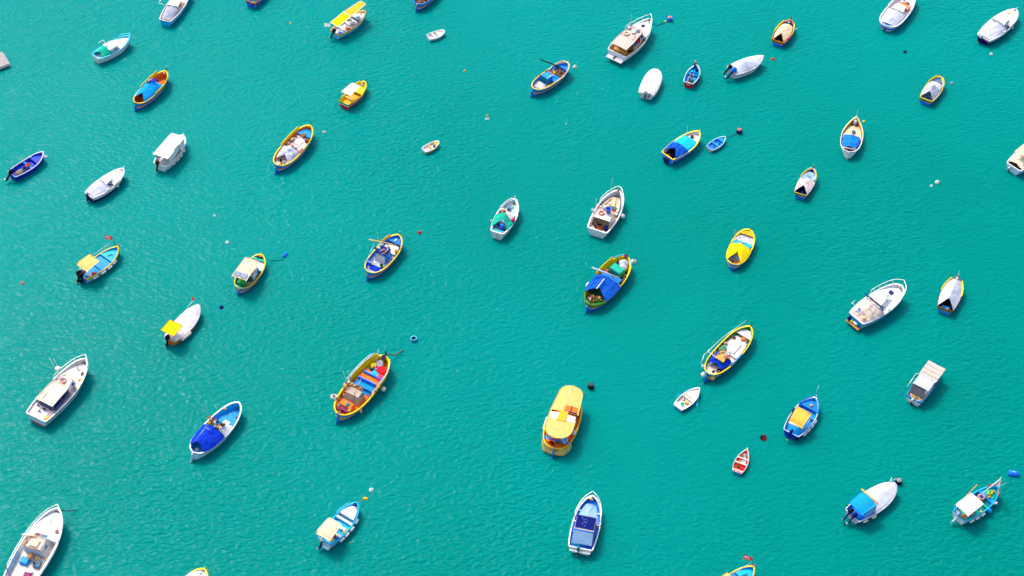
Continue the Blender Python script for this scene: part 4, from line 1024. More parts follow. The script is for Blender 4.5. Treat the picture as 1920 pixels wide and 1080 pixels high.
b.gear(.42, .56, -.6, .85, .55, 18, ['offwhite', 'salmon', 'white', 'dgrey', 'brown', 'mag', 'sky'], .28); b.gear(.05, .16, -.6, .6, .38, 10, ['brown', 'rust', 'pale', 'dbrown', 'n:rope'], .34, seed=2); b.gear(.58, .74, .5, .9, .52, 8, ['dbrown', 'brown', 'pale', 'navy'], .26, seed=3)
b.box('stem_block', .965, 0, 1.2, (.14, .4, .14), 'amber')

# ---- luzzu with flat beige roof and solar panels
b = luzzu('B20', 'yellow-rimmed fishing boat with flat beige roof carrying two solar panels', 'fishing boat with solar panels', deck='tealdk', inner='tealdk', zd=.2, qst=.5)
b.gunwale('yellow', .12); b.sternpost(.05, 'amber', 'blue', .35, .45); b.stem(.18, 'salmon', w=.1); b.strake('orange', .62, .06)
b.awning(.06, .66, .98, 2.0, 2.05, 'peach', .05, True, hw1=.92, name='roof', th=.05, wr=.0)
for v in (.42, -.42): b.panel('solar_panel', [(b.xi(.085), v - .36, 2.10), (b.xi(.215), v - .36, 2.10), (b.xi(.215), v + .36, 2.10), (b.xi(.085), v + .36, 2.10)], 'g:slate', .03)
for u, v in ((.4, .2), (.5, -.3), (.58, .1), (.36, -.5), (.3, .5)): b.box('roof_patch', u, v, 2.10, (.16, .1, .012), 'wood', u * 9, 0)
b.box('cabin', .55, 0, .2, (1.1, 1.2, .85), 'offwhite', 0, .03); b.box('side_door', .45, -.72, .3, (.9, .06, .75), 'white', 0, 0); b.box('side_panel', .57, -.74, .3, (.5, .07, .7), 'sky', 0, 0); b.deck('offwhite', .62, .88, .62, 'foredeck'); b.thwart(.88, 'teal', .8)
b.item('chest', 'green/green', 'green box across the stern of the @', .16, 0, .25, 1.57, 1.5, cat='box'); b.item('bucket', 'pale', 'pale bucket at the stern of the @', .14, -.72, .35, sc=1.1); b.thwart(.05, 'teal', .55); b.item('float_ball', 'amber', 'amber float on the bow of the @', .95, -.1, 1.0, sc=1.1); b.box('eye_board', .93, .3, .95, (.3, .2, .1), 'navy')
b.gear(.2, .34, -.8, .5, .25, 8, ['dbrown', 'amber', 'black', 'navy'], .3); b.antenna(.7, .95, .7, .9)
rope('dark mooring line between the fishing boat with solar panels and its blue buoy', [BUOY['b20a'], BUOY['b20b'], BUOY['b20c']], 'r:dgreen', .028)

# ---- luzzu with blue wheelhouse
b = luzzu('B21', 'blue fishing boat with yellow rim, blue wheelhouse and long yellow boom', 'blue wheelhouse fishing boat', deck='pale', inner='midblue', zd=.3)
b.gunwale('yellow', .14); b.washboard('amber', .74, .9, .2); b.stem(.4, 'dgreen', 'offwhite'); b.sternpost(.15, 'teal', 'blue', .5, .5)
b.cabin(.36, .60, .72, .62, .3, 1.05, 'sky', roof='sky', over=.03, rake=.12, inset=.06, back=.25, rear=((.06, .94, .06, .95),), glass='offwhite', side=((.62, .72, .5, .75),), name='wheelhouse')
b.box('roof_tray', .50, 0, 1.42, (1.25, 1.25, .08), 'navy', 0, .01); b.gear(.43, .58, -.65, .8, 1.5, 18, ['salmon', 'navy', 'white', 'sky', 'amber', 'brown', 'cyan', 'mag'], .28); b.item('sack', 'c:white', 'white sack on the wheelhouse of the @', .60, .55, 1.45, 0, 1.0); b.item('float_ball', 'pink', 'pink float on the wheelhouse of the @', .60, -.25, 1.58, sc=1.1)
b.pole('boom', (b.xi(.74), -.75, 1.4), (b.xi(.50), 2.0, 2.3), .08, 'w:sand'); b.pole('mast', b.P(.62, -.1, .4), (b.xi(.62), -.1, 2.1), .05, 'w:brown'); b.pole('outrigger', (b.xi(.15), 1.05, 1.1), (b.xi(.56), 1.35, 2.0), .025, 'm:steel'); b.pole('outrigger', (b.xi(.15), 1.1, 1.2), (b.xi(.2), -.4, 1.2), .025, 'm:pale'); b.antenna(.62, .95, 1.3, 2.0)
b.box('hatch', .185, 0, .33, (.75, 1.15, .1), 'c:cobalt', 0, .02); b.item('bucket', 'green', 'green bucket behind the wheelhouse of the @', .27, -.55, .35, sc=1.3); b.item('barrel', 'midblue', 'blue drum in the stern of the @', .22, .78, .32, sc=.7)
b.deck('midblue', .84, .97, .85, 'foredeck'); b.deck('offwhite', .62, .83, .55, 'hold_deck', wid=.8, skirt=.15); b.item('rope_coil', 'r:amber', 'amber rope coil on the side deck of the @', .70, -.75, .6, sc=.8); b.box('name_board', .9, .05, .9, (.4, .16, .06), 'ice', 0, .0)
rope('thin mooring line off the bow of the blue wheelhouse fishing boat', [BUOY['b21a'], BUOY['b21b']], 'r:brown', .025)

# ---- the largest luzzu, orange and blue
b = luzzu('B22', 'largest fishing boat, orange and blue with yellow bulwarks and grey-brown cuddy', 'largest orange and blue fishing boat', deck='orange', inner='yellow', zd=.35, d=.5, bands=((.32, 'sky'), (.5, 'amber'), (.56, 'rust'), (.68, 'amber'), (.92, 'sky'), (1, 'brown')), qb=.52, pb=2.8)
b.gunwale('yellow', .16); b.washboard('yellow', .50, .96, .3, lean=.2); b.stem(.7, 'navy', 'teal', .14); b.sternpost(.3, 'midblue', 'sky', .62, .7, 'dbrown'); b.strake('dred', .93, .06)
mb = MB()
b.rail(.42, .55, 'm:pale', 4, .038, .1, .93, sides=(1, -1), name='side_rail'); b.rail(.44, .3, 'm:pale', 4, .032, .06, .92, sides=(1,), name='side_rail')
b.deck('c:sky', .44, .60, .42, 'deck_mat', wid=.8); b.box('partition', .60, 0, .37, (.14, 2.3, .5), 'midblue', 0, .01); b.box('partition', .49, -.05, .37, (.12, 2.2, .45), 'midblue', 0, .01); b.deck('orange', .61, .70, .55, 'hold_deck', wid=.85); b.box('partition', .705, 0, .37, (.16, 2.1, .5), 'blue', 0, .01); b.box('hatch', .77, -.12, .6, (.85, .8, .1), 'c:cyan', 0, .01); b.deck('salmon', .71, .84, .5, 'hold_deck', wid=.9)
b.cabin(.235, .40, .95, .88, .35, 1.1, 'taupe', roof='c:taupe', over=.04, rake=.12, inset=.14, back=.42, rear=((.05, .95, .05, .96),), glass='c:taupe', name='cuddy', crown=.06); b.box('cuddy_wall', .36, -.55, .38, (.7, .05, .75), 'sky', 0, 0)
b.box('roof_tray', .405, .1, 1.52, (.5, 1.7, .07), 'brown', 0, 0); b.gear(.385, .425, -.5, .7, 1.6, 10, ['dbrown', 'salmon', 'gold', 'white', 'dgrey'], .2, seed=9)
for v, c, nm in ((.42, 'peach', 'peach'), (.12, 'amber', 'amber'), (-.28, 'gold', 'gold'), (.66, 'white', 'white')): b.item('float_ball', c, nm + ' float in the roof tray of the @', .405, v, 1.72, sc=1.0)
b.box('engine_box', .17, 0, .37, (.75, 1.5, .65), 'orange', 0, .04); b.item('cushion', 'tealdk', 'teal cloth on the orange engine box of the @', .16, -.15, 1.04, .3, .9, cat='cloth'); b.box('locker', .10, -.1, .4, (.4, 1.2, .4), 'mag', 0, .03)
b.pole('boathook', b.P(.20, -.45, .8), b.P(.30, -.2, 1.9), .035, 'w:dgrey'); b.item('net_heap', 'n:brown/r:rope', 'grey brown net heap at the stern of the @', .10, .55, .5, sc=.8); b.item('jerrycan', 'gold', 'yellow jerrycan at the stern of the @', .12, -.6, .6, sc=1.2)
b.item('net_heap', 'c:red/r:pink', 'red net heap on the foredeck of the @', .83, -.45, .55, 1.4, 1.5); b.item('net_heap', 'c:pink/r:salmon', 'pink red net heap amidships on the @', .73, -.72, .5, 1.57, 1.2); b.item('net_heap', 'n:grey/r:pale', 'grey net heap on the bow of the @', .90, .1, .6, .5, 1.2); b.item('net_heap', 'n:yellow/r:amber', 'yellow rope heap near the bow of the @', .84, .55, .6, 0, .9, cat='rope'); b.item('rope_coil', 'r:dgreen', 'green rope coil near the bow of the @', .80, .45, .62, sc=1.1); b.item('crate', 'pale/grey', 'pale grey crate on the foredeck of the @', .84, .05, .6, .2, 1.1)
mb = MB(); q0 = (b.xi(.18), 1.75, .95); mb.torus(q0, .3, .06, ['m:grey'], 18, 6); mb.torus(q0, .2, .05, ['n:grey'], 18, 6); mb.lathe([(.02, 0), (.1, .02), (.1, .12), (.02, .14)], 'brown', q0, 10); b.part('net_hauler', mb); b.pole('hauler_arm', (b.xi(.16), .95, .9), q0, .05, 'm:dgrey'); b.pole('davit', (b.xi(.14), 1.0, .9), (b.xi(.16), 1.95, 1.35), .05, 'w:peach')
for p1, p2 in (((.40, 1.3, 1.0), (.38, 1.55, 3.6)), ((.48, 1.3, 1.1), (.46, 1.45, 2.9))): b.pole('antenna', (b.xi(p1[0]), p1[1], p1[2]), (b.xi(p2[0]), p2[1], p2[2]), .022, 'm:ice')
b.item('life_ring', 'salmon/white', 'pink white life ring on the port rail of the @', .38, 1.0, 1.0, 0, 1.0, (60, 0), y=1.5); b.pole('bow_pole', b.P(.88, .4, 1.0), (b.xi(.97), .6, 2.3), .04, 'w:pale'); b.box('side_board', .66, -.98, .95, (1.1, .06, .4), 'sky', .1, 0); b.box('side_board', .52, -.97, .95, (.9, .06, .3), 'red', .0, 0)
b.item('buoy', 'cream', 'cream ball fender on the starboard side of the @', .63, 0, .3, sc=1.15, cat='fender', y=-(b.hb(.63) + .28)); b.item('fender', 'sand', 'sand fender hanging near the stern of the @', .20, 0, .5, 0, 1.3, y=-(b.hb(.20) + .12)); b.item('rope_coil', 'r:navy', 'dark rope on the stem of the @', .97, 0, 1.25, sc=.9)
b.gear(.06, .16, -.7, .8, .5, 12, ['dbrown', 'rust', 'amber', 'grey', 'orange', 'black'], .32); b.gear(.2, .42, .7, .95, .45, 14, ['dbrown', 'orange', 'rust', 'black'], .3, seed=4)
rope('thick mooring rope off the bow of the largest orange and blue fishing boat', [BUOY['b22a'], BUOY['b22b'], BUOY['b22c']], 'r:brown', .06)

# ---- cyan open boat with cream bimini
b = kajjik('B23', 'cyan open boat with cream bimini top, white thwarts and white fenders', 'cyan boat with cream bimini', bands=((.5, 'white'), (1, 'cyan')), inner='aqua', deck='cyan', under='white', zd=.18, name='motorboat', group=G_M, transom=[(1, 'white')], qb=.66)
b.gunwale('cyan', .14); b.strake('blue', .9, .05); b.awning(-.04, .36, .88, 1.9, 1.95, 'c:peach', .14, True, drop0=.3, drop1=.12, hw1=.8, trim='c:cream')
b.thwart(.60, 'white', .5, .26); b.thwart(.43, 'white', .5, .32); b.thwart(.26, 'white', .45, .26); b.deck('white', .68, .95, .72, 'foredeck', skirt=.35, wid=.86); b.box('hatch', .70, -.1, .42, (.06, .5, .2), 'w:wood')
b.item('fender', 'amber', 'amber fender inside the rim of the @', .40, -.85, .55, 0, 1.2, (0, 90)); b.item('jerrycan', 'red', 'red fuel can near the stern of the @', .22, -.35, .22, .8, cat='fuel can'); b.item('cushion', 'amber', 'amber life vest at the stern of the @', .1, -.5, .5, .4, .8, cat='life vest')
b.outboard(.25, 38, 'white', 1.05, 'navy'); b.box('swim_platform', .0, -.55, .3, (.45, .75, .1), 'ice', 0, .03).location.x -= .3; b.fenders((.24, .38, .54, .72), -1, 'white/cream', ln=.68); b.rail(.6, .3, 'm:aqua', 2, .02, .05, .9, sides=(1,), name='side_rail'); b.item('rope_coil', 'r:navy', 'dark rope coil on the bow of the @', .95, 0, .98, sc=.7); b.gear(.1, .34, -.8, .2, .2, 8, ['navy', 'red', 'dgrey', 'teal'], .25); b.stem(.22, 'cyan', w=.08); b.item('oar', 'w:olive/w:olive', 'short olive boathook below the foredeck of the @', .64, .1, .55, .3, .35, cat='boathook')

# ---- luzzu with dark boom
b = luzzu('B24', 'blue fishing boat with yellow bow rim, black boom and white stern deck', 'blue fishing boat with black boom', deck='sky', inner='sky', zd=.3, qb=.6)
b.gunwale('white', .12); b.gunwale('amber', .13, .06, .82, .99, z=.05, out=.0, name='bow_rim'); b.washboard('lilac', .72, .97, .18); b.gunwale('yellow', .12, .05, .0, .62, name='side_rim', z=.052, out=.0); b.sternpost(.1, 'teal', 'blue', .5, .5); b.stem(.3, 'aqua', w=.08)
b.deck('pinkwhite', .03, .30, .42, 'stern_deck'); b.pole('tiller', b.P(.02, .55, .88), b.P(.08, -.75, .9), .06, 'w:brown')
b.cabin(.34, .50, .62, .55, .3, 1.0, 'midblue', roof='sky', over=.05, inset=.05, rake=.1, name='wheelhouse', v=.12, rear=((.1, .9, .1, .9),), glass='c:tealdk'); b.pole('handrail', (b.xi(.36), -.35, 1.45), (b.xi(.50), -.5, 1.5), .06, 'white')
b.gear(.48, .62, -.3, .9, .9, 20, ['navy', 'cobalt', 'red', 'amber', 'orange', 'salmon', 'olive', 'white'], .3); b.pole('boom', (b.xi(.74), -.2, 1.6), (b.xi(.55), 2.05, 2.3), .085, 'r:black'); b.pole('boom_crutch', b.P(.73, -.2, .4), (b.xi(.73), -.2, 1.6), .05, 'w:olive')
b.deck('brown', .68, .86, .5, 'hold_deck'); b.deck('midblue', .86, .97, .82, 'foredeck'); b.deck('sky', .48, .66, .45, 'mid_deck', wid=.9); b.item('rope_coil', 'r:wood', 'tan rope coil behind the wheelhouse of the @', .37, -.8, .4, 0, 1.2); b.item('float_ball', 'amber', 'amber float on the side deck of the @', .46, -.85, .6, sc=1.0); b.item('float_ball', 'pink', 'pink float on the port rim of the @', .37, .98, .95, sc=.9)
b.gear(.24, .36, -.95, -.5, .45, 12, ['grey', 'brown', 'pale', 'dgrey', 'olive'], .26, seed=2); b.gear(.7, .85, -.8, .8, .52, 8, ['brown', 'dbrown', 'n:brown', 'cyan'], .25, seed=3); b.antenna(.2, .95, .9, .7, 'w:gold')
b.item('buoy', 'cream', 'cream ball buoy at the bow of the @', 1, 0, 0, sc=1.1, cat='buoy').location = BUOY['b24']

# ---- white cabin cruiser top middle
b = motor('B25', 'white cabin cruiser with long flat roof, open stern and pulpit rail, at the top', 'flat-roofed white cruiser', name='cabin_cruiser', bands=((.12, 'navy'), (1, 'white')), inner='offwhite', deck='tan', tr=.82, um=.42, pb=1.9, qb=.8, zd=.5, rake=.9)
b.gunwale('white', .14); b.deck('white', .60, .97, 1.18, 'foredeck', skirt=.4, crown=.14); b.rail(.58, .6, n=3, r=.036)
b.cabin(.26, .66, 1.30, 1.0, .5, 1.5, 'white', roof='bisque', over=.12, rake=.55, inset=.14, openrear=True, side=((.04, .34, .4, .92), (.36, .66, .4, .92), (.7, .92, .4, .88)), front=((.05, .48, .35, .9), (.52, .95, .35, .9)))
b.awning(.02, .30, 1.22, 2.02, 2.05, 'bisque', .05, True, hw1=1.25, name='stern_roof', th=.05, wr=0, pc='m:brown')
b.panel('red_curtain', [(b.xi(.40), -1.24, 1.05), (b.xi(.46), -1.2, 1.05), (b.xi(.46), -1.12, 1.85), (b.xi(.40), -1.16, 1.85)], 'c:red', .03)
b.box('swim_platform', 0, 0, .35, (.9, 2.4, .1), 'lilac', 0, .03).location.x -= .42; b.box('ladder', 0, .1, .46, (.7, .3, .04), 'm:brown', 0, 0).location.x -= .4
b.item('life_ring', 'peach/white', 'pale orange life ring on the roof of the @', .36, .28, 2.12, sc=1.1); 
for u, v, z in ((.50, .45, 2.1), (.53, -.25, 2.12)):
    mb = MB(); mb.lathe([(.001, 0), (.2, .0), (.27, .1), (.25, .24), (.12, .34), (.001, .36)], 'pale', b.P(u, v, z), 14); b.part('radar_dome', mb)
b.box('roof_box', .45, -.1, 2.1, (.5, .45, .2), 'offwhite', .3, .03); b.pole('boathook', b.P(.40, -.45, 2.16), b.P(.28, -.55, 2.16), .03, 'w:brown'); b.antenna(.56, .55, 2.1, 2.0); b.box('hatch', .80, .05, 1.3, (.55, .5, .05), 'g:navy', 0, .01); b.panel('side_window', [b.P(.62, -1.02, 1.0), b.P(.74, -1.02, 1.12), b.P(.73, -.93, 1.3), b.P(.62, -.97, 1.25)], 'g:navy', .03)
b.box('bench', .10, 0, .5, (.5, 1.9, .42), 'tan', 0, .03); b.box('seat', .2, .6, .5, (.5, .5, .5), 'salmon', 0, .05); b.gear(.05, .24, -.8, .9, .55, 14, ['dbrown', 'tan', 'salmon', 'black', 'rust'], .3)
b.box('bow_roller', .985, 0, 1.5, (.4, .2, .08), 'm:brown')
rope('dark mooring line from the flat-roofed white cruiser to its blue drum', [BUOY['b25a'], BUOY['b25b'], BUOY['b25c']], 'r:dgreen', .035)

# ---- white covered boat
b = motor('B26', 'small boat wholly wrapped in a white cover, rounded at both ends', 'wrapped white boat', bands=((1, 'white'),), inner='white', deck='white', qb=.42, tr=.86, pb=2.8)
b.cover(0, .995, [(0, .05), (.25, .25), (.5, .3), (.8, .15), (1, .05)], 'c:white', 2.2, .05, .2, .08); b.outboard(.1, 0, 'c:lilac', .95); b.outboard(-.4, 0, 'c:lilac', .6)
b.tent(-.06, .16, 1.05, .95, 'c:offwhite', rb=.0, p=.4, inset=.05, wr=.12, name='motor_cover', z_edge=.7, low0=.4)

# ---- red rowing boat with two people
b = kajjik('B27', 'small red-hulled open boat with white rim carrying two people', 'red boat with two people', name='motorboat', group=G_M, bands=((.8, 'red'), (1, 'white')), under='red', inner='cyan', deck='sky', transom=[(.85, 'red'), (1, 'white')], tr=.72, zd=.15)
b.gunwale('white', .08); b.deck('cyan', .70, .96, .5, 'foredeck'); b.thwart(.62, 'sky', .38, .3); b.item('net_heap', 'n:brown/r:rope', 'brown net heap in the stern of the @', .16, .1, .17, .3, .8); b.gear(.08, .36, -.7, .7, .18, 12, ['brown', 'dbrown', 'tealdk', 'navy', 'dgrey'], .22); b.item('sack', 'c:navy', 'dark bag on the bow of the @', .82, -.5, .55, 0, .8, cat='bag'); b.box('name_plate', 0, 0, .3, (.02, .5, .08), 'offwhite', 0, 0).location.x -= .12
RED = b

# ---- covered speedboat with two outboards
b = motor('B28', 'speedboat under a pale cover with two tilted outboards, bow to the right', 'covered speedboat', bands=((.6, 'white'), (1, 'pale')), inner='white', deck='white', tr=.86, qb=.8, pb=2.1)
b.gunwale('white', .1); b.cover(.03, .985, [(0, .0), (.18, .3), (.40, .75), (.52, .5), (.8, .16), (1, .02)], 'c:pale', 1.4, .03, .1, .05); b.outboard(.45, 50, 'black', 1.05); b.outboard(-.35, 50, 'c:blue', 1.25, 'navy', prop='white'); b.box('stern_locker', .02, -.2, .72, (.3, 1.2, .1), 'offwhite', 0, .02); b.box('warning_plate', .015, -.55, .83, (.2, .3, .02), 'tan', 0, 0)

# ---- blue boat with yellow rim, cyan and blue covers
b = kajjik('B29', 'blue boat with yellow rim, cyan foredeck cover and royal blue stern hood', 'blue-hooded yellow-rimmed boat', bands=((.72, 'blue'), (.78, 'amber'), (1, 'blue')), under='dbrown', inner='white', deck='dbrown', qb=.72, tr=.72)
b.gunwale('canary', .15); b.strake('amber', .76, .05); b.deck('pinkwhite', .55, .96, .72, 'foredeck'); b.tent(.38, .76, 1.25, 1.05, 'c:cyan', rb=.0, p=.42, inset=.14, z_edge=.8, low1=.3, name='foredeck_cover', wr=.05); b.tent(.06, .42, 1.4, 1.32, 'c:royal', rb=.95, p=.5, inset=.05, wr=.14, name='stern_hood')
b.item('rope_coil', 'r:brown', 'brown rope loop on the foredeck of the @', .82, .2, .78, sc=.8); b.antenna(.78, .9, .9, 1.6); b.antenna(.45, .98, .85, .9, 'm:dgrey', (-.15, 0)); b.stem(.35, 'aqua', w=.08); b.outboard(.2, 0, 'black', .7, z=.25); b.outboard(-.25, 0, 'black', .6, z=.22); b.box('name_plate', 0, .35, .55, (.02, .5, .1), 'ice', 0, 0).location.x -= .15; b.item('plank', 'w:wood', 'light wooden plank in the stern of the @', .06, -.1, .55, 1.4, .45); b.gear(.04, .2, -.7, .7, .24, 8, ['dbrown', 'navy', 'brown', 'salmon'], .25)

b = dinghy('B30', 'small blue dinghy with white rim and red stern trim, beside a blue drum buoy', 'small blue dinghy', inner='sky', deck='midblue', bands=((.55, 'salmon'), (1, 'white')), transom=[(.55, 'white'), (1, 'orange')])
b.gunwale('ice', .07, .05); b.thwart(.42, 'sky', .26, .3); b.deck('sky', .72, .96, .36, 'bow_seat', skirt=.2); b.deck('midblue', .02, .16, .28, 'stern_seat', skirt=.15); b.gear(.2, .36, -.5, .5, .1, 3, ['salmon', 'navy'], .16); b.gear(.52, .68, -.5, .5, .1, 3, ['navy', 'dred'], .18, seed=2); b.box('rowlock', .22, -.9, .42, (.1, .07, .12), 'white'); b.box('rowlock', .22, .9, .42, (.1, .07, .12), 'white')

# ---- white fishing boat with green tarp
b = kajjik('B31', 'white fishing boat with upturned bow, green tarpaulin and blue drum inside', 'white boat with green tarpaulin', bands=((.9, 'lilac'), (1, 'white')), under='rust', inner='ice', deck='steel', tr=.62, qb=.75, transom=[(1, 'white')], zd=.25)
b.gunwale('white', .2, .06); b.washboard('white', .68, .97, .16, lean=.3); b.stem(.45, 'white', w=.1); b.tent(.12, .5, 1.35, 1.55, 'c:teal', rb=1.25, p=.9, inset=.05, wr=.1); b.panel('cover_flap', [(b.xi(.46), -.05, 1.62), (b.xi(.40), -.95, 1.0), (b.xi(.56), -.95, .98), (b.xi(.58), .05, 1.45)], 'c:offwhite', .03)
b.item('barrel', 'blue', 'blue drum in the stern of the @', .22, -.15, .27, sc=.85); b.item('buoy', 'pink', 'pink ball fender on the starboard rim of the @', .43, -.9, 1.05, sc=1.0, cat='fender'); b.item('float_ball', 'yellow', 'yellow float on the bow deck of the @', .86, .05, .95, sc=1.2); b.thwart(.08, 'cyan', .6, .35); b.deck('ice', .62, .95, .6, 'foredeck'); b.item('chest', 'slate/slate', 'slate blue box on the foredeck of the @', .78, .3, .64, .4, .9, cat='box'); b.item('rope_coil', 'r:wood', 'brown rope coil ahead of the tarpaulin of the @', .60, .3, .66, sc=1.3); b.item('sack', 'c:peach', 'peach sack on the port side deck of the @', .68, .75, .65, 0, .9); b.item('fender', 'red', 'red fender on the port side deck of the @', .55, .88, .78, 0, 1.1, (0, 90))
b.gear(.14, .4, -.8, .6, .28, 14, ['dbrown', 'rust', 'red', 'navy', 'orange', 'white'], .32); b.gear(.28, .42, -.98, -.7, .8, 6, ['peach', 'rust', 'teal', 'navy'], .24, seed=2); b.item('float_ball', 'cream', 'cream float hanging on the port side of the @', .28, 0, .8, sc=1.1, y=b.hb(.28) + .12); b.box('rudder', 0, -.05, -.1, (.1, .09, 1.2), 'pinkwhite', 0, 0).location.x -= .2; b.gear(.0, .06, -.9, .9, .72, 6, ['rust', 'navy', 'salmon', 'wood'], .18, seed=3)

# ---- white boat with wheelhouse and blue bucket
b = motor('B32', 'white wheelhouse boat with orange life ring and blue bucket on its roof', 'white boat with blue roof bucket', name='cabin_boat', bands=((.12, 'rust'), (.86, 'ice'), (1, 'white')), inner='white', deck='peach', tr=.78, zd=.3, um=.42, qb=.66)
b.gunwale('white', .18); b.rail(.66, .4, n=3, r=.036); b.cabin(.17, .44, 1.12, 1.08, .3, 1.35, 'white', roof='pinkwhite', over=.05, rake=.3, inset=.1, openrear=True, front=((.06, .45, .4, .9), (.55, .94, .4, .9)), side=((.1, .2, .5, .7),), name='wheelhouse')
b.item('life_ring', 'orange/white', 'orange life ring on the wheelhouse roof of the @', .29, .2, 1.75, sc=1.0); b.item('bucket', 'blue/navy', 'large blue bucket on the wheelhouse roof of the @', .36, -.25, 1.75, sc=1.9); 
mb = MB(); mb.lathe([(.001, 0), (.24, .0), (.29, .12), (.24, .28), (.1, .36), (.001, .37)], 'offwhite', (b.xi(.42), .22, 1.78), 14); b.part('radar_dome', mb)
b.deck('peach', .50, .90, .66, 'foredeck', skirt=.3, wid=.78); b.box('hatch', .60, -.2, .68, (.85, 1.0, .07), 'dgrey', 0, .01); b.deck('slate', .50, .95, .56, 'side_lining', crown=0); b.pole('boathook', b.P(.52, .75, .75), b.P(.82, .35, .8), .05, 'w:brown'); b.pole('anchor_chain', b.P(.66, -.35, .72), b.P(.92, -.1, 1.05), .03, 'm:brown')
b.box('shelf', .47, -.3, 1.05, (.45, 1.0, .06), 'salmon', 0, .01); b.gear(.44, .52, -.8, .2, 1.12, 10, ['white', 'red', 'navy', 'peach', 'dred'], .26); b.gear(.4, .46, .3, .9, 1.5, 5, ['white', 'salmon', 'tan'], .26, seed=2); b.gear(.06, .2, -.8, .8, .34, 12, ['black', 'navy', 'dbrown', 'tealdk', 'orange'], .34, seed=3); b.item('crate', 'orange', 'orange crate in the open stern of the @', .12, 0, .36, .2, .9); b.item('barrel', 'navy', 'dark blue drum in the open stern of the @', .13, -.65, .34, sc=.75)
b.box('anchor_bracket', .985, 0, 1.2, (.6, .22, .14), 'm:brown', 0, .03); b.item('anchor', 'm:tan', 'rusty anchor on the bow of the @', .93, 0, 1.28, .3, 1.0); b.antenna(.86, .8, 1.2, 2.1, 'm:ice', (.7, 0)); b.antenna(.46, .98, 1.0, 1.6); b.item('basin', 'offwhite', 'white basin on the deck of the @', .72, .25, .66, sc=.7)
b.item('buoy', 'white', 'white ball fender on the starboard side of the @', .55, 0, .45, sc=1.1, cat='fender', y=-(b.hb(.55) + .26)); b.item('buoy', 'offwhite', 'off-white ball on the port side of the @', .40, 0, 1.0, sc=.75, cat='fender', y=b.hb(.40) + .1)

# ---- luzzu with royal blue tarpaulin
b = luzzu('B33', 'large fishing boat with royal blue tarpaulin, turquoise box and grey boom', 'fishing boat with royal blue tarpaulin', deck='dgreen', inner='yellow', zd=.3, d=.45, bands=((.42, 'blue'), (.56, 'amber'), (.66, 'rust'), (.84, 'green'), (1, 'olive')))
b.gunwale('yellow', .14); b.gunwale('green', .12, .05, 0, .22, z=.055, name='stern_rim'); b.washboard('yellow', .52, .86, .22); b.washboard('aqua', .88, .98, .15); b.stem(.6, 'aqua', 'teal'); b.sternpost(.15, 'teal', 'blue', .7, .6, 'navy')
b.tent(.15, .50, 1.4, 1.6, 'c:royal', rb=1.05, p=.55, inset=-.02, wr=.14); b.deck('midblue', .50, .64, .75, 'mid_deck', skirt=.5, wid=.75); b.pole('boom', (b.xi(.56), -1.2, 1.6), (b.xi(.46), 2.0, 2.2), .1, 'w:pale'); b.pole('mast', b.P(.60, -.1, .4), (b.xi(.60), -.1, 2.2), .05, 'w:dgrey')
b.panel('cover_strip', [(b.xi(.22), .10, 1.62), (b.xi(.42), .10, 1.75), (b.xi(.42), .18, 1.74), (b.xi(.22), .18, 1.61)], 'c:white', .02)
b.item('chest', 'teal/teal', 'turquoise box on the deck of the @', .74, -.05, .35, 1.4, 2.1, cat='box'); b.item('sack', 'c:pale', 'pale sheet bundled over the bow of the @', .89, -.2, .65, .2, 1.9, cat='sheet'); b.item('sack', 'c:lilac', 'lilac net bundle over the bow rail of the @', .84, -.35, .5, 1.2, 1.9, cat='fishing net'); b.item('sack', 'c:black', 'black bag near the bow of the @', .86, .45, .5, 0, 1.0, cat='bag')
b.gear(.05, .2, -.75, .75, .33, 26, ['dbrown', 'rust', 'offwhite', 'wood', 'pale', 'black', 'gold', 'steel', 'red'], .36); b.item('crate', 'green', 'green crate in the stern of the @', .10, -.5, .4, .3, 1.3); b.item('crate', 'wood/tan', 'wooden crate in the stern of the @', .14, -.1, .45, .5, 1.0); b.gear(.54, .76, -.97, -.6, .35, 12, ['dgrey', 'white', 'brown', 'black', 'dgreen'], .3, seed=2); b.gear(.6, .82, -.6, .8, .32, 14, ['dgreen', 'black', 'tealdk', 'dgrey'], .3, seed=3); b.gear(.6, .7, .6, .95, .5, 5, ['orange', 'salmon', 'brown'], .28, seed=5)
b.box('tool_box', .50, -.92, .6, (.4, .35, .3), 'white', .2, .02); b.item('fender', 'white', 'white fender on the @', .30, 0, .7, 0, 1.2, (0, 70), y=b.hb(.30) + .12); b.item('buoy', 'offwhite/rust', 'big white ball buoy tied at the bow of the @', 1, 0, 0, sc=1.4, cat='buoy').location = BUOY['b33']; b.item('rope_coil', 'r:mag', 'dark purple rope on the stem of the @', .985, 0, 1.3, sc=.8)

# ---- boat with long yellow canopies
b = luzzu('B34', 'broad boat under two long rounded yellow canopies with cloth-wrapped stern', 'yellow-canopied boat', deck='orange', inner='orange', zd=.4, bands=((.5, 'navy'), (.8, 'brown'), (1, 'amber')), qb=.62, qst=.42, name='excursion_boat')
b.gunwale('yellow', .15); b.strake('offwhite', .8, .07, .4, .95)
def oval(u0, u1, hw, z, col, r0, r1, nm):
    g = []; n = 18
    for i in range(n + 1):
        a = i / n; k = 1.0
        if r0 and a < r0: k = (1 - ((r0 - a) / r0) ** 2.2) ** .5
        if r1 and a > 1 - r1: k = (1 - ((a - 1 + r1) / r1) ** 3.0) ** .5
        k = max(.03, k); w = hw[0] + (hw[1] - hw[0]) * a
        g.append([(b.xi(u0) + (b.xi(u1) - b.xi(u0)) * a, w * k * q, z + .14 * (1 - (q * k) ** 2) + .02 * wob(a * 3, q, 7)) for q in [1 - j / 6 for j in range(13)]])
    mb = MB(); mb.sheet(g, col, .03); return b.part(nm, mb)
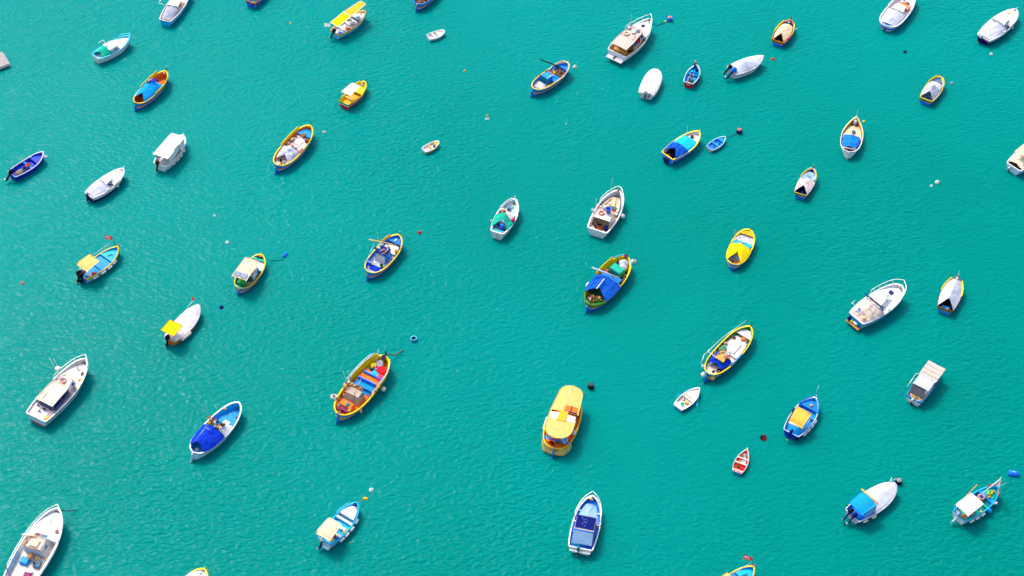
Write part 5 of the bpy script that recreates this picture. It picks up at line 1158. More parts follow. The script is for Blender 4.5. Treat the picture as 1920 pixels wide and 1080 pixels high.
oval(.56, 1.07, (1.55, 1.22), 2.05, 'c:sand', 0, .34, 'fore_canopy'); oval(.06, .46, (1.45, 1.5), 2.05, 'c:sand', .55, 0, 'aft_canopy'); b.panel('mid_canopy', [(b.xi(.38), -.45, 2.22), (b.xi(.57), -.45, 2.22), (b.xi(.57), .45, 2.22), (b.xi(.38), .45, 2.22)], 'c:amber', .03); b.panel('canopy_panel', [(b.xi(.40), .47, 2.17), (b.xi(.52), .47, 2.17), (b.xi(.52), 1.35, 2.08), (b.xi(.40), 1.35, 2.08)], 'white', .03); b.panel('canopy_panel', [(b.xi(.40), -1.4, 2.08), (b.xi(.52), -1.35, 2.08), (b.xi(.52), -.47, 2.17), (b.xi(.40), -.47, 2.17)], 'offwhite', .03)
b.panel('roof_hatch', [(b.xi(.58), -1.35, 2.13), (b.xi(.68), -1.25, 2.13), (b.xi(.68), .0, 2.2), (b.xi(.58), .0, 2.2)], 'orange', .06); b.pole('roof_rail', (b.xi(.575), .05, 2.24), (b.xi(.575), -1.38, 2.18), .05, 'navy'); b.pole('roof_rail', (b.xi(.575), -.65, 2.26), (b.xi(.685), -.62, 2.26), .05, 'navy'); b.pole('canopy_strip', (b.xi(.6), .15, 2.22), (b.xi(1.0), .05, 2.2), .03, 'c:cream'); b.panel('side_box', [(b.xi(.55), -1.6, 1.6), (b.xi(.70), -1.55, 1.6), (b.xi(.68), -1.3, 2.05), (b.xi(.56), -1.35, 2.05)], 'w:brown', .05)
for u, v in ((.14, 1.0), (.14, -1.0), (.44, 1.38), (.44, -1.38), (.58, 1.36), (.58, -1.36), (.84, 1.0), (.84, -1.0)): b.pole('post', (b.xi(u), v, .5), (b.xi(u), v, 2.05), .03, 'm:brown')
g = []
for i in range(15):
    a = -1 + 2 * i / 14; u = .02 + .17 * abs(a) ** 1.5; y = math.copysign(b.hb(max(.004, u)) + .05, a) if i != 7 else 0.0
    if abs(a) < .15: y = a * .9
    g.append([(b.x(u) - .12, y * 1.01, b.zs(u) + .1), (b.x(u) - .26, y * 1.03, .45 + .05 * wob(a * 6, 1)), (b.x(u) - .34, y * 1.0, -.02)])
mb = MB(); mb.sheet(g, 'c:sand', .02); b.part('stern_cloth', mb)
for sd in (1, -1): b.panel('side_curtain', [(b.xi(.13), sd * .25, 1.75), (b.xi(.10), sd * .95, 1.0), (b.xi(.18), sd * 1.2, 1.0), (b.xi(.22), sd * 1.0, 1.95)], 'c:steel', .02)
b.sternpost(.25, 'midblue', 'blue', .5, .8, 'navy'); b.box('post_tip', .0, 0, .8, (.14, .12, .25), 'teal', 0, 0).location.x -= .1; b.thwart(.15, 'blue', .85, .2); b.gear(.1, .2, -.6, .6, .45, 8, ['olive', 'dbrown', 'green', 'rust'], .3); b.panel('bench', [b.P(.22, -.95, .8), b.P(.42, -.95, .8), b.P(.42, -.65, .8), b.P(.22, -.65, .8)], 'orange', .05); b.item('life_ring', 'red/white', 'red and white life ring inside the starboard rail of the @', .28, -.9, 1.0, 0, .9, (70, 0)); b.item('fender', 'ice', 'pale fender on the starboard rail of the @', .34, -.95, 1.15, 0, 1.2, (0, 90)); b.antenna(.96, -.1, 1.2, 1.6, 'm:navy')
b.fenders((.34, .40, .46, .52), 1, 'offwhite', 'white fender on the @', .45, .6); rope('dark mooring line off the bow of the yellow-canopied boat', [BUOY['b34a'], BUOY['b34b']], 'r:brown', .03)

# ---- small tent-covered boats
def tented(key, label, ref, tent, rim='yellow', hullc='blue', stripe='orange', inner='dbrown', low=False, **k):
    a = dict(bands=((.55, hullc), (.66, stripe), (.82, 'dred'), (1, 'green')), inner=inner, deck=inner, transom=[(.58, hullc), (.68, stripe), (.76, 'dred'), (1, 'green')], under=hullc, qb=.74)
    a.update(k); return kajjik(key, label, ref, **a)
b = tented('B35', 'small boat with beige tent cover, yellow washboards and blue transom, upper right', 'beige-tented boat', 'peach')
b.gunwale('orange', .08); b.washboard('yellow', .34, .86, .2); b.tent(.02, .84, 1.3, 1.25, 'c:peach', rb=.95, p=.7, inset=.2, z_edge=.68, low1=.3, wr=.07); b.stem(.45, 'brown', 'rope'); b.deck('navy', .84, .97, .85, 'foredeck'); b.item('fender', 'pink', 'pink fender on the starboard rim of the @', .26, -1, .72, .0, 1.3, (0, 90), y=-b.hb(.26)); b.item('sack', 'c:grey', 'grey bag on the bow of the @', .88, .0, .88, 0, .7, cat='bag')
b.item('float_ball', 'ice', 'pale float beside the bow of the @', 1, 0, 0, sc=1.1).location = BUOY['b35']

# ---- white and blue boat at the top right edge
b = motor('B36', 'white boat with blue stripes, rounded stern and pale cockpit cover, cut by the top edge', 'blue-striped boat at the top edge', bands=((.3, 'aqua'), (.42, 'salmon'), (.75, 'blue'), (1, 'white')), inner='white', deck='lilac', tr=0, qst=.36, pst=3.2, zd=.4, es=.3, qb=.62)
b.gunwale('white', .17, .08); b.cabin(.40, .60, .95, .8, .45, .75, 'white', rake=.3, over=.04, inset=.12, side=((.6, .85, .35, .8),), crown=.1); b.tent(.06, .42, 1.15, 1.25, 'c:pale', rb=.0, p=.42, inset=.24, z_edge=.62, name='cockpit_cover', low0=.35); b.box('seat', .66, 0, .42, (.6, 1.4, .4), 'orange', .2, .04); b.box('seat', .62, -.6, .42, (.9, .5, .45), 'salmon', 0, .04); b.item('life_ring', 'white/salmon', 'white and pink life ring on the foredeck of the @', .74, .1, .8, 0, 1.0); b.gear(.66, .78, -.8, .7, .45, 9, ['dgreen', 'navy', 'pale', 'black'], .34); b.rail(.5, .25, 'm:pale', 4, .022); b.outboard(.6, 0, 'brown', .6, z=.1); b.outboard(-.55, 0, 'brown', .6, z=.1); b.deck('blue', .01, .07, .62, 'stern_mat')

# ---- white and yellow double-ender
b = luzzu('B38', 'white double-ended boat with yellow bow lining and square blue cover', 'white boat with square blue cover', bands=((.9, 'white'), (1, 'offwhite')), under='steel', inner='wood', deck='peach', qb=.85, pb=1.8, qst=.48)
b.gunwale('white', .10, .06); b.deck('peach', .45, .84, .55, 'foredeck', wid=.95); b.sternpost(.0, 'ice', 'ice', .25, .2, 'slate'); b.tent(.12, .46, 1.15, 1.2, 'c:blue', rb=.02, p=.3, inset=.28, z_edge=.7, wr=.08, name='square_cover'); b.pole('cover_roll', (b.xi(.10), .85, .82), (b.xi(.11), -.85, .82), .09, 'c:offwhite'); b.pole('boathook', (b.xi(.40), .0, 1.3), (b.xi(.98), .02, 1.75), .025, 'w:pale'); b.gunwale('yellow', .05, .08, .58, .985, name='bow_lining', out=-.06, z=.01); b.box('bow_box', .90, 0, .8, (.5, .4, .35), 'grey', 0, .03); b.antenna(.98, 0, 1.2, 1.3, 'w:sand', (.1, 0)); b.item('basin', 'tealdk', 'teal basin on the deck of the @', .64, -.05, .6, sc=.8); b.pole('lashing', b.P(.6, .1, .66), b.P(.68, -.3, .66), .03, 'r:brown'); b.gear(.06, .2, -.9, .9, .3, 8, ['salmon', 'navy', 'brown', 'rust'], .24); b.gear(.25, .5, .75, .95, .45, 8, ['brown', 'wood', 'salmon'], .22, seed=2); b.gear(.25, .5, -.95, -.75, .45, 8, ['brown', 'wood', 'salmon'], .22, seed=3); b.thwart(.06, 'navy', .6, .2, ext=.8)

b = tented('B39', 'blue boat with low grey tent cover and yellow rim, upper right', 'grey-tented blue boat', 'grey', hullc='blue', stripe='amber', inner='steel')
b.gunwale('yellow', .1); b.washboard('yellow', .68, .94, .2); b.tent(.04, .50, 1.3, 1.4, 'c:grey', rb=.75, p=.85, inset=.08, wr=.08); b.deck('pale', .46, .74, .78, 'mid_cover', crown=.2, wid=.85); b.deck('slate', .82, .97, .7, 'foredeck'); b.stem(.3, 'olive', 'green'); b.box('cuddy', .64, -.1, .3, (.9, .8, .6), 'slate', 0, .05); b.gear(.04, .2, -.6, .6, .24, 5, ['tealdk', 'brown', 'black'], .24)
b = tented('B40', 'small boat with white tent cover and yellow boards, below the white double-ended boat', 'white-tented small boat', 'offwhite', stripe='amber', inner='navy')
b.gunwale('gold', .08); b.washboard('yellow', .62, .9, .18); b.tent(.03, .60, 1.3, 1.35, 'c:pinkwhite', rb=.85, p=.75, inset=.03, wr=.08, low1=.25); b.deck('steel', .60, .92, .72, 'foredeck'); b.box('hatch_bar', .72, 0, .77, (.1, .6, .04), 'slate', -.1, 0); b.stem(.4, 'dgreen', 'olive'); b.washboard('offwhite', .90, .985, .14); b.item('fender', 'lilac', 'lilac fender on the starboard rim of the @', .70, -1, .8, 0, 1.2, (0, 90), y=-b.hb(.70) + .1); b.pole('boathook', (b.xi(.10), .55, .9), (b.xi(.34), .62, 1.3), .025, 'w:dgrey'); b.gear(.04, .16, -.6, .6, .24, 5, ['blue', 'sky', 'black'], .24)
b = tented('B44', 'boat with long white ridge tent, yellow boards and sky blue transom, right side', 'long white-tented boat', 'pale', hullc='sky', stripe='orange', inner='dbrown')
b.gunwale('rust', .08); b.washboard('canary', .50, .90, .22); b.tent(.02, .94, 1.45, 1.35, 'c:pale', rb=.9, p=.85, inset=.06, wr=.07, low1=.12); b.stem(.35, 'ice', 'white'); b.antenna(.97, 0, 1.2, 1.1, 'm:ice'); b.item('float_ball', 'white', 'white float on the bow of the @', .93, -.1, 1.15, sc=1.2); b.box('stern_seat', .08, 0, .4, (.3, .9, .12), 'sky', 0, .02); b.gear(.04, .18, -.7, .7, .24, 8, ['dred', 'red', 'black', 'white'], .28)

# ---- white boat at the right edge
b = motor('B41', 'white boat with beige sheet over its stern, cut by the right edge', 'white boat at the right edge', bands=((.35, 'white'), (.5, 'blue'), (1, 'ice')), inner='white', deck='brown', tr=.74, transom=[(1, 'ice')], under='rust')
b.gunwale('white', .14); b.awning(.2, .8, 1.05, 2.0, 2.0, 'c:peach', .1, True, wr=.1, drop0=.1); b.tent(.06, .5, 1.0, 1.5, 'c:cream', rb=.2, p=.6, inset=.2, z_edge=.75, wr=.15, name='stern_sheet'); b.strake('blue', .5, .06); b.outboard(.4, 0, 'white', .55, z=.25)

# ---- yellow boat with yellow hood
b = luzzu('B42', 'fishing boat with broad yellow rim, yellow stern hood and cyan middle deck', 'yellow-hooded fishing boat', deck='peach', inner='yellow', zd=.25, bands=((.42, 'blue'), (.56, 'peach'), (.68, 'red'), (.78, 'lime'), (1, 'midblue')), qst=.46)
b.gunwale('canary', .16); b.gunwale('yellow', .14, .05, .55, .97, z=.055, out=.06, name='bow_rim'); b.sternpost(.0, 'blue', 'blue', .22, .3, 'navy'); b.tent(.06, .50, 1.3, 1.4, 'c:yellow', rb=1.15, p=.6, inset=-.02, wr=.08); b.deck('cyan', .48, .66, .72, 'mid_deck', skirt=.3, wid=.85); b.deck('lilac', .62, .88, .6, 'foredeck'); b.item('oar', 'green/green', 'green oar across the cyan deck of the @', .57, -.05, .78, -.5, .5); b.deck('amber', .86, .97, .85, 'bow_deck'); b.stem(.3, 'green', w=.08); b.antenna(.66, 1.0, .85, 1.5); b.antenna(.72, .98, .9, .9, 'm:salmon'); b.gear(.06, .2, -.7, .7, .28, 10, ['brown', 'dbrown', 'blue', 'peach', 'salmon'], .3); b.thwart(.18, 'midblue', .7, .14); b.pole('lashing', b.P(.74, .7, .72), b.P(.92, .1, .95), .025, 'green'); b.pole('lashing', b.P(.66, -.85, .8), b.P(.92, -.1, .95), .025, 'green')
b.gear(.62, .8, .1, .8, .63, 6, ['offwhite', 'dgrey', 'brown'], .16, seed=2)

# ---- white cruiser with tan cockpit cover
b = motor('B43', 'white cruiser with rounded bow rail and tan cockpit cover with blue lettering', 'cruiser with tan cockpit cover', name='cabin_cruiser', bands=((.35, 'white'), (.75, 'aqua'), (1, 'slate')), inner='white', deck='white', tr=.7, qb=.5, pb=2.4, zd=.5, um=.45, transom=[(1, 'sky')], under='rust')
b.gunwale('white', .12); b.strake('sky', .85, .12, 0, .5); b.deck('white', .40, .975, 1.02, 'foredeck', crown=.1); b.rail(.55, .62, n=4, r=.036, out=.12); b.cabin(.36, .74, 1.15, .7, 1.0, .7, 'white', over=.0, rake=.95, inset=.32, side=((.12, .42, .3, .8), (.47, .8, .3, .75)), front=((.3, .48, .1, .5), (.52, .7, .1, .5)), glass='g:tealdk', crown=.1)
b.tent(.0, .40, 1.55, 1.85, 'c:bisque', rb=.0, p=.5, inset=.05, wr=.1, name='cockpit_cover', z_edge=1.02, low0=.5); b.pole('arch', (b.xi(.385), 1.55, 1.9), (b.xi(.385), -1.15, 1.95), .085, 'navy'); b.pole('arch_leg', (b.xi(.385), -1.15, 1.95), (b.xi(.40), -1.2, 1.05), .06, 'navy'); b.pole('arch_leg', (b.xi(.385), 1.15, 1.95), (b.xi(.40), 1.2, 1.05), .06, 'navy'); b.box('hatch', .80, .15, 1.22, (.5, .48, .05), 'g:navy', 0, .01)
b.pole('cover_pole', (b.xi(.28), .75, 1.75), (b.xi(.22), -.7, 1.75), .025, 'm:white'); b.pole('cover_pole', (b.xi(.14), .7, 1.7), (b.xi(.09), -.6, 1.62), .02, 'm:cream'); b.pole('side_bracket', (b.xi(.18), 1.2, 1.05), (b.xi(.14), 1.75, 1.3), .025, 'm:white'); b.pole('side_bracket', (b.xi(.14), 1.75, 1.3), (b.xi(.22), 1.8, 1.3), .025, 'm:white')
for i, (u, v, w, hgt) in enumerate(((.115, .52, .16, .1), (.115, .34, .14, .1), (.085, .50, .14, .09), (.085, .33, .13, .09), (.035, .35, .30, .08), (.06, .28, .12, .08))): b.panel('letter', [(b.xi(u), v - w / 2, 1.58 - .0), (b.xi(u) + hgt, v - w / 2, 1.6), (b.xi(u) + hgt, v + w / 2, 1.58), (b.xi(u), v + w / 2, 1.56)], 'c:cobalt', .06)
b.box('swim_platform', 0, 0, .18, (.6, 1.9, .09), 'wood', 0, .02).location.x -= .3; b.item('float_ball', 'yellow', 'yellow float on the swim platform of the @', 0, .1, .42, sc=1.2).location.x -= .35; b.item('fender', 'white', 'white fender at the stern of the @', 0, -.3, .45, 1.57, 1.2, (0, 90), y=-.35).location.x -= .3; b.item('buoy', 'navy', 'navy ball fender at the stern of the @', 0, .6, .5, sc=1.0, cat='fender').location.x -= .35; b.item('buoy', 'tealdk', 'green ball fender at the stern of the @', 0, -.8, .45, sc=.8, cat='fender').location.x -= .25; b.item('cushion', 'c:sand', 'sand patch of cloth on the cover of the @', .06, -.55, 1.35, .4, .8, cat='cloth')
b.box('side_vent', .52, -.98, 1.12, (.3, .04, .1), 'tealdk', -.1, 0); b.item('buoy', 'offwhite', 'white float on the bow rail of the @', .97, -.05, 1.6, sc=.7, cat='float'); b.antenna(.5, .95, 1.1, 1.0)

# ---- slim luzzu with blue cover and towed dinghy
b = luzzu('B45', 'slim yellow-rimmed fishing boat with white deck, blue cloth and long white outrigger', 'slim fishing boat with white deck', deck='offwhite', inner='green', zd=.3, bands=((.34, 'blue'), (.52, 'orange'), (.64, 'amber'), (.78, 'green'), (1, 'sky')))
b.gunwale('yellow', .14); b.gunwale('sky', .13, .06, .30, .56, sides=(-1,), z=.055, name='blue_rim'); b.stem(.55, 'green', 'green'); b.sternpost(.25, 'green', 'blue', .7, .5, 'dred'); b.deck('lilac', .84, .97, .8, 'foredeck'); b.deck('offwhite', .48, .82, .5, 'hold_deck', wid=.9, skirt=.15); b.box('hatch', .62, -.35, .52, (1.6, .18, .1), 'pinkwhite', 0, .02)
b.cabin(.24, .42, .62, .55, .3, 1.05, 'green', roof='tan', over=.04, inset=.06, rake=.08, name='wheelhouse', front=((.1, .9, .1, .5),), glass='teal'); b.tent(.16, .36, 1.3, 1.42, 'c:cobalt', rb=.2, p=.5, inset=.3, z_edge=.75, wr=.2, name='blue_cloth'); b.gear(.30, .44, -.7, .75, 1.4, 18, ['brown', 'offwhite', 'sky', 'tan', 'pale', 'salmon', 'dgrey'], .28); b.item('net_heap', 'c:teal/r:green', 'turquoise net heap beside the wheelhouse of the @', .49, .6, .6, 0, 1.0); b.item('sack', 'c:green', 'green bag ahead of the wheelhouse of the @', .46, .45, .7, 0, 1.1, cat='bag')
b.pole('outrigger', (b.xi(.14), 1.55, 1.5), (b.xi(.56), 1.35, 1.6), .028, 'm:white'); b.pole('outrigger', (b.xi(.56), 1.35, 1.6), (b.xi(.99), .55, 1.9), .028, 'm:white'); b.pole('outrigger', (b.xi(.25), 1.5, 1.55), (b.xi(.22), -.15, 1.6), .024, 'm:white'); b.pole('outrigger', (b.xi(.05), 1.3, 1.0), (b.xi(.2), 1.6, 1.5), .028, 'm:white'); b.pole('ladder', (b.xi(.3), -.3, 1.45), (b.xi(.46), -.25, 1.7), .03, 'm:lilac'); b.pole('ladder', (b.xi(.3), -.5, 1.45), (b.xi(.46), -.45, 1.7), .03, 'm:lilac')
b.box('fish_box', .82, -.2, .54, (.5, .45, .2), 'orange', .3, .02); b.gear(.74, .86, -.95, -.5, .55, 8, ['dgrey', 'tan', 'black', 'offwhite'], .26, seed=2); b.item('oar', 'w:slate/w:slate', 'grey oar along the port side of the @', .68, .8, .65, .1, .8); b.item('sack', 'c:brown', 'brown tarpaulin bundle near the bow of the @', .76, .75, .5, 0, .75, cat='tarpaulin'); b.item('sack', 'c:taupe', 'tan bag on the port side of the @', .60, .8, .5, 0, .75, cat='bag'); b.item('net_heap', 'n:dbrown/r:brown', 'dark net heap on the stern deck of the @', .11, -.2, .36, 0, .5); b.item('rope_coil', 'r:dbrown', 'dark rope coil on the stern deck of the @', .16, -.6, .36); b.deck('pinkwhite', .04, .2, .4, 'stern_deck'); b.item('buoy', 'white', 'white ball fender at the stern of the @', 0, 0, .35, sc=1.2, cat='fender', y=.35).location.x -= .15; b.item('buoy', 'gold', 'yellow ball fender at the stern of the @', .03, 0, .3, sc=1.2, cat='fender', y=-.55).location.x -= .05; b.item('buoy', 'ice', 'pale ball fender on the port quarter of the @', .08, 0, .6, sc=.8, cat='fender', y=b.hb(.08) + .2)
rope('short dark mooring line off the bow of the slim fishing boat with white deck', [BUOY['b45a'], BUOY['b45b']], 'r:brown', .03)

b = dinghy('B46', 'small white dinghy with blue hull and two blue oars, behind the slim fishing boat', 'white dinghy with blue oars', inner='offwhite', deck='offwhite', bands=((.6, 'blue'), (1, 'white')), transom=[(.5, 'blue'), (1, 'white')], zd=.1)
b.gunwale('white', .1, .05); b.thwart(.5, 'white', .28, .25); b.deck('pinkwhite', .56, .96, .34, 'foredeck', crown=.03); b.deck('white', .02, .16, .28, 'stern_seat', skirt=.15); b.box('fuel_tank', .34, -.35, .12, (.3, .3, .25), 'gold', .1, .03); b.item('basin', 'teal', 'teal net bundle in the stern of the @', .18, -.15, .32, sc=.7, cat='fishing net'); b.pole('boathook', b.P(.3, .6, .3), b.P(.55, .75, .36), .04, 'w:wood'); b.box('outboard_bracket', .38, .3, .12, (.12, .1, .25), 'brown', 0, 0)
for sd, u in ((1, .62), (-1, .72)): b.item('oar', 'sky/sky', 'sky blue oar over the %s side of the @' % ('port' if sd > 0 else 'starboard'), u, 0, .48, (2.98 if sd > 0 else -2.6), .85, (0, 4), y=sd * (b.hb(u) + .12))

# ---- small cabin boat with plank roof
b = kajjik('B47', 'small boat with white plank roof, grey canvas cabin and bright blue rim', 'plank-roofed cabin boat', name='cabin_boat', group=G_M, bands=((.75, 'white'), (1, 'sky')), inner='salmon', deck='sand', transom=[(.72, 'white'), (1, 'sky')], under='rust', tr=.86, zd=.2)
b.gunwale('sky', .1); 
for i in range(4): b.panel('roof_board', [(b.xi(.50 + .115 * i), -1.02, 1.42 + .012 * i), (b.xi(.50 + .115 * (i + 1)) - .05, -1.02, 1.42 + .012 * i), (b.xi(.50 + .115 * (i + 1)) - .05, 1.02, 1.42 + .012 * i), (b.xi(.50 + .115 * i), 1.02, 1.42 + .012 * i)], 'bisque', .04)
for u, v in ((.52, .9), (.52, -.9), (.9, .35), (.9, -.35)): b.pole('post', (b.xi(u), v, .5), (b.xi(u), v, 1.42), .03, 'm:white')
b.cabin(.5, .9, .85, .5, .3, .95, 'brown', over=.0, inset=.02, rake=.1, roof='brown'); b.awning(.20, .52, .92, 1.55, 1.6, 'c:pale', .1, False, name='canvas_top'); b.panel('canvas_back', [(b.xi(.22), -.9, 1.54), (b.xi(.22), .9, 1.54), (b.xi(.06), .85, .75), (b.xi(.06), -.85, .75)], 'c:dgrey', .03); b.panel('canvas_side', [(b.xi(.08), -.92, .8), (b.xi(.5), -.95, .75), (b.xi(.5), -.92, 1.55), (b.xi(.22), -.92, 1.54)], 'c:pale', .03); b.pole('post', (b.xi(.05), -.7, .7), (b.xi(.22), -.8, 1.55), .03, 'm:white'); b.gear(.0, .06, -.8, .8, .66, 8, ['sand', 'gold', 'tan', 'brown', 'white'], .22); b.stem(.4, 'cyan', 'sky'); b.deck('cyan', .88, .97, .9, 'foredeck'); b.outboard(.1, 5, 'cream', .7, z=.35); b.pole('side_pole', (b.xi(.14), 1.3, .9), (b.xi(.5), 1.3, 1.3), .025, 'm:white'); b.pole('side_pole', (b.xi(.5), 1.3, 1.3), (b.xi(.55), .9, 1.3), .025, 'm:white')

# ---- blue boat with tan folded awning
b = kajjik('B48', 'bright blue open boat with tan awning and white rim, fenders on one side', 'bright blue boat with tan awning', bands=((1, 'blue'),), inner='sky', deck='sky', transom=[(1, 'cobalt')], under='navy', tr=.7, qb=.72, zd=.2)
b.gunwale('white', .07, .06); b.washboard('blue', .70, .97, .08, lean=.5); b.awning(.14, .46, .82, 1.5, 1.85, 'c:gold', .05, True, drop0=.3, hw1=.9); b.pole('rolled_edge', (b.xi(.47), .92, 1.86), (b.xi(.47), -.92, 1.86), .07, 'c:sand'); b.pole('fender_roll', (b.xi(.12), .75, 1.25), (b.xi(.12), -.45, 1.25), .09, 'c:lilac'); b.thwart(.58, 'sky', .48, .4); b.deck('midblue', .74, .96, .62, 'foredeck', skirt=.4); b.box('well', .66, 0, .22, (.5, 1.0, .05), 'navy', 0, 0); b.item('float_ball', 'sand', 'sand float on the foredeck of the @', .82, -.1, .7, sc=1.4); b.item('sack', 'c:navy', 'navy bag on the port side of the @', .50, .75, .5, 0, 1.6, cat='bag'); b.item('fender', 'orange', 'orange life vest beside the awning of the @', .52, .3, .55, .4, 1.1, cat='life vest'); b.item('jerrycan', 'amber', 'amber fuel can beside the awning of the @', .50, -.1, .45, .3, cat='fuel can'); b.stem(.3, 'ice', w=.09); b.pole('bow_staff', b.P(.97, 0, 1.0), (b.xi(1.0) + .25, 0, 2.9), .025, 'm:ice'); b.pole('handrail', (b.xi(.2), -.85, .8), (b.xi(.44), -.9, 1.1), .05, 'c:ice'); b.outboard(.0, 35, 'navy', .9, 'navy', prop='gold'); b.fenders((.16, .29, .42, .55), -1, 'lilac/peach', 'pale fender on the @', .6); b.item('buoy', 'black', 'black ball fender at the stern of the @', 0, 0, .3, sc=.9, cat='fender', y=-.85).location.x -= .1

# ---- little red and white rowing boat
b = dinghy('B49', 'small wooden rowing boat with red inside, white thwarts and blue transom', 'red-lined rowing boat', name='rowing_boat', inner='salmon', deck='red', bands=((.6, 'orange'), (1, 'pinkwhite')), transom=[(1, 'sky')], qb=.8, pb=1.7, zd=.1)
b.gunwale('pinkwhite', .06, .05); b.thwart(.62, 'pinkwhite', .32, .16); b.thwart(.40, 'pinkwhite', .32, .16); b.thwart(.07, 'pinkwhite', .32, .14); b.stem(.12, 'white', w=.1); b.item('crate', 'green', 'green tray between the thwarts of the @', .26, .25, .12, 1.5, .55); b.item('basin', 'ice', 'pale green basin between the thwarts of the @', .51, -.3, .13, sc=.8); b.item('rope_coil', 'r:wood', 'tan rope coil near the bow of the @', .70, .35, .14, sc=.9); b.item('sack', 'c:grey', 'grey bag in the bow of the @', .8, -.1, .14, 0, .7, cat='bag'); b.item('float_ball', 'white', 'white float near the bow of the @', .70, -.35, .25, sc=.9); b.item('cushion', 'orange', 'orange cushion between the thwarts of the @', .51, .3, .13, .2, .7)
b.gear(.2, .34, -.5, .3, .12, 3, ['brown', 'lilac'], .12)

# ---- white covered boat with blue awning
b = kajjik('B50', 'white-covered boat with bright blue awning, yellow bar and two outboards', 'white-covered boat with blue awning', name='motorboat', group=G_M, bands=((.6, 'blue'), (.75, 'white'), (1, 'lilac')), inner='blue', deck='blue', under='blue', tr=.74, qb=.62)
b.gunwale('white', .08); b.cover(.36, .985, [(0, .4), (.36, .42), (.7, .3), (1, .1)], 'c:pale', 1.3, .06, .14, .05); b.awning(.03, .34, .95, 1.75, 1.95, 'c:sky', .22, True, drop0=.2, hw1=1.05, pc='m:navy'); b.pole('yellow_bar', (b.xi(.375), 1.25, 1.9), (b.xi(.375), -1.1, 1.95), .09, 'c:amber'); b.panel('side_window', [(b.xi(.10), -.98, .75), (b.xi(.35), -1.08, .8), (b.xi(.35), -1.02, 1.85), (b.xi(.12), -.95, 1.6)], 'c:steel', .02); b.outboard(.35, 50, 'black', 1.1, 'navy'); b.outboard(-.25, 42, 'navy', 1.05, 'navy', prop='white'); b.fenders((.12, .30), -1, 'cream', 'cream fender on the @', .6); b.box('stern_box', .04, -.5, .5, (.3, .5, .3), 'sky', 0, .02); b.pole('bow_pole', b.P(.9, .5, 1.05), (b.xi(1.02), .6, 1.4), .025, 'm:ice')
for u in (.5, .56, .62, .68, .74, .8): b.box('cover_eyelet', u, .5 - (u - .5) * .5, b.zs(u) + .42, (.05, .05, .03), 'salmon', 0, 0)

# ---- colourful boat with white awning
b = kajjik('B51', 'turquoise boat crammed with colourful gear, white awning and flag at the bow', 'turquoise boat with white awning', bands=((.55, 'white'), (1, 'sky')), inner='cyan', deck='teal', transom=[(1, 'white')], under='white', tr=.74, qb=.72, zd=.22)
b.gunwale('cyan', .14); b.strake('gold', .92, .05, 0, .8); b.awning(.0, .40, .88, 1.85, 1.9, 'c:white', .08, True, hw1=.86, drop0=.12); b.thwart(.55, 'teal', .5, .2); b.box('thwart_band', .55, 0, .56, (.21, .4, .02), 'yellow', 0, 0); b.deck('teal', .76, .96, .6, 'foredeck', wid=.85); b.deck('sky', .68, .76, .6, 'fore_thwart', skirt=.3); b.item('life_ring', 'salmon/peach', 'orange life ring leaning on the thwart of the @', .62, .25, .6, 0, 1.0); b.item('bucket', 'blue', 'blue bucket inside the life ring of the @', .62, .25, .45, sc=1.1); b.item('float_ball', 'orange', 'orange float on the bow deck of the @', .87, -.2, .72, sc=1.2); b.item('rope_coil', 'r:lime', 'lime rope coil on the bow deck of the @', .81, .0, .64, sc=.9); b.item('crate', 'gold/olive', 'gold tray ahead of the thwart of the @', .73, -.15, .64, 1.5, .7)
b.flag(.97, 0, .95, 1.9, (-.7, .9), 'f:white', 'f:red', (.1, -.05), rz=.4); b.pole('bunting', b.P(.60, .4, .9), (b.xi(.97), 0, 2.4), .05, 'c:white'); b.item('buoy', 'pink', 'pink and white ball on the bow staff of the @', .97, -.1, 1.5, sc=.6, cat='float'); b.outboard(.15, 40, 'steel', 1.0, 'ice', prop='steel'); b.item('cushion', 'orange', 'orange cushion in the stern of the @', .06, -.3, .6, .3, .9); b.fenders((.14, .27, .40), -1, 'white/gold', ln=.6); b.item('buoy', 'sky', 'sky blue ball fender on the side of the @', .56, 0, .35, sc=1.0, cat='fender', y=-(b.hb(.56) + .2)); b.item('fender', 'white', 'white fender near the bow of the @', .74, 0, .5, -.5, 1.1, (0, 90), y=-(b.hb(.74) + .12)); b.pole('fish_spear_bundle', (b.xi(.3), 1.1, 1.0), (b.xi(.68), 1.3, 1.4), .04, 'gold')
b.washboard('red', .84, .97, .12, lean=.3); b.item('plank', 'red', 'red plank at the stern of the @', .24, -.6, .5, .3, .35); b.item('plank', 'salmon', 'pink plank at the stern of the @', .18, -.45, .52, .4, .35); b.gear(.12, .46, -.9, .2, .3, 16, ['green', 'teal', 'blue', 'yellow', 'red', 'pale', 'navy'], .28); b.gear(.42, .56, .3, .9, .45, 6, ['salmon', 'sky', 'blue', 'green'], .25, seed=2); b.gear(.02, .1, .0, .9, .6, 6, ['steel', 'pale', 'dgrey'], .25, seed=3); b.deck('tealdk', .42, .66, .3, 'bottom_boards', wid=.9)
rope('dark line from the small blue dinghy towards its navy drum buoy', [BUOY['b30a'], BUOY['b30b'], BUOY['b30c']], 'r:dbrown', .03)
rope('white line from the white-covered boat with blue awning to its black buoy', [BUOY['b50a'], BUOY['b50b']], 'r:white', .025)
rope('dark bow rope of the large white boat in the bottom left corner', [BUOY['b10a'], BUOY['b10b'], BUOY['b10c']], 'r:dbrown', .045)
rope('pale slack line from the cyan boat with cream bimini to its yellow floats', [BUOY['b23a'], BUOY['b23b']], 'r:rope', .025)
rope('pale mooring line off the bow of the turquoise boat with white awning', [BUOY['b51a'], BUOY['b51b']], 'r:ice', .02)

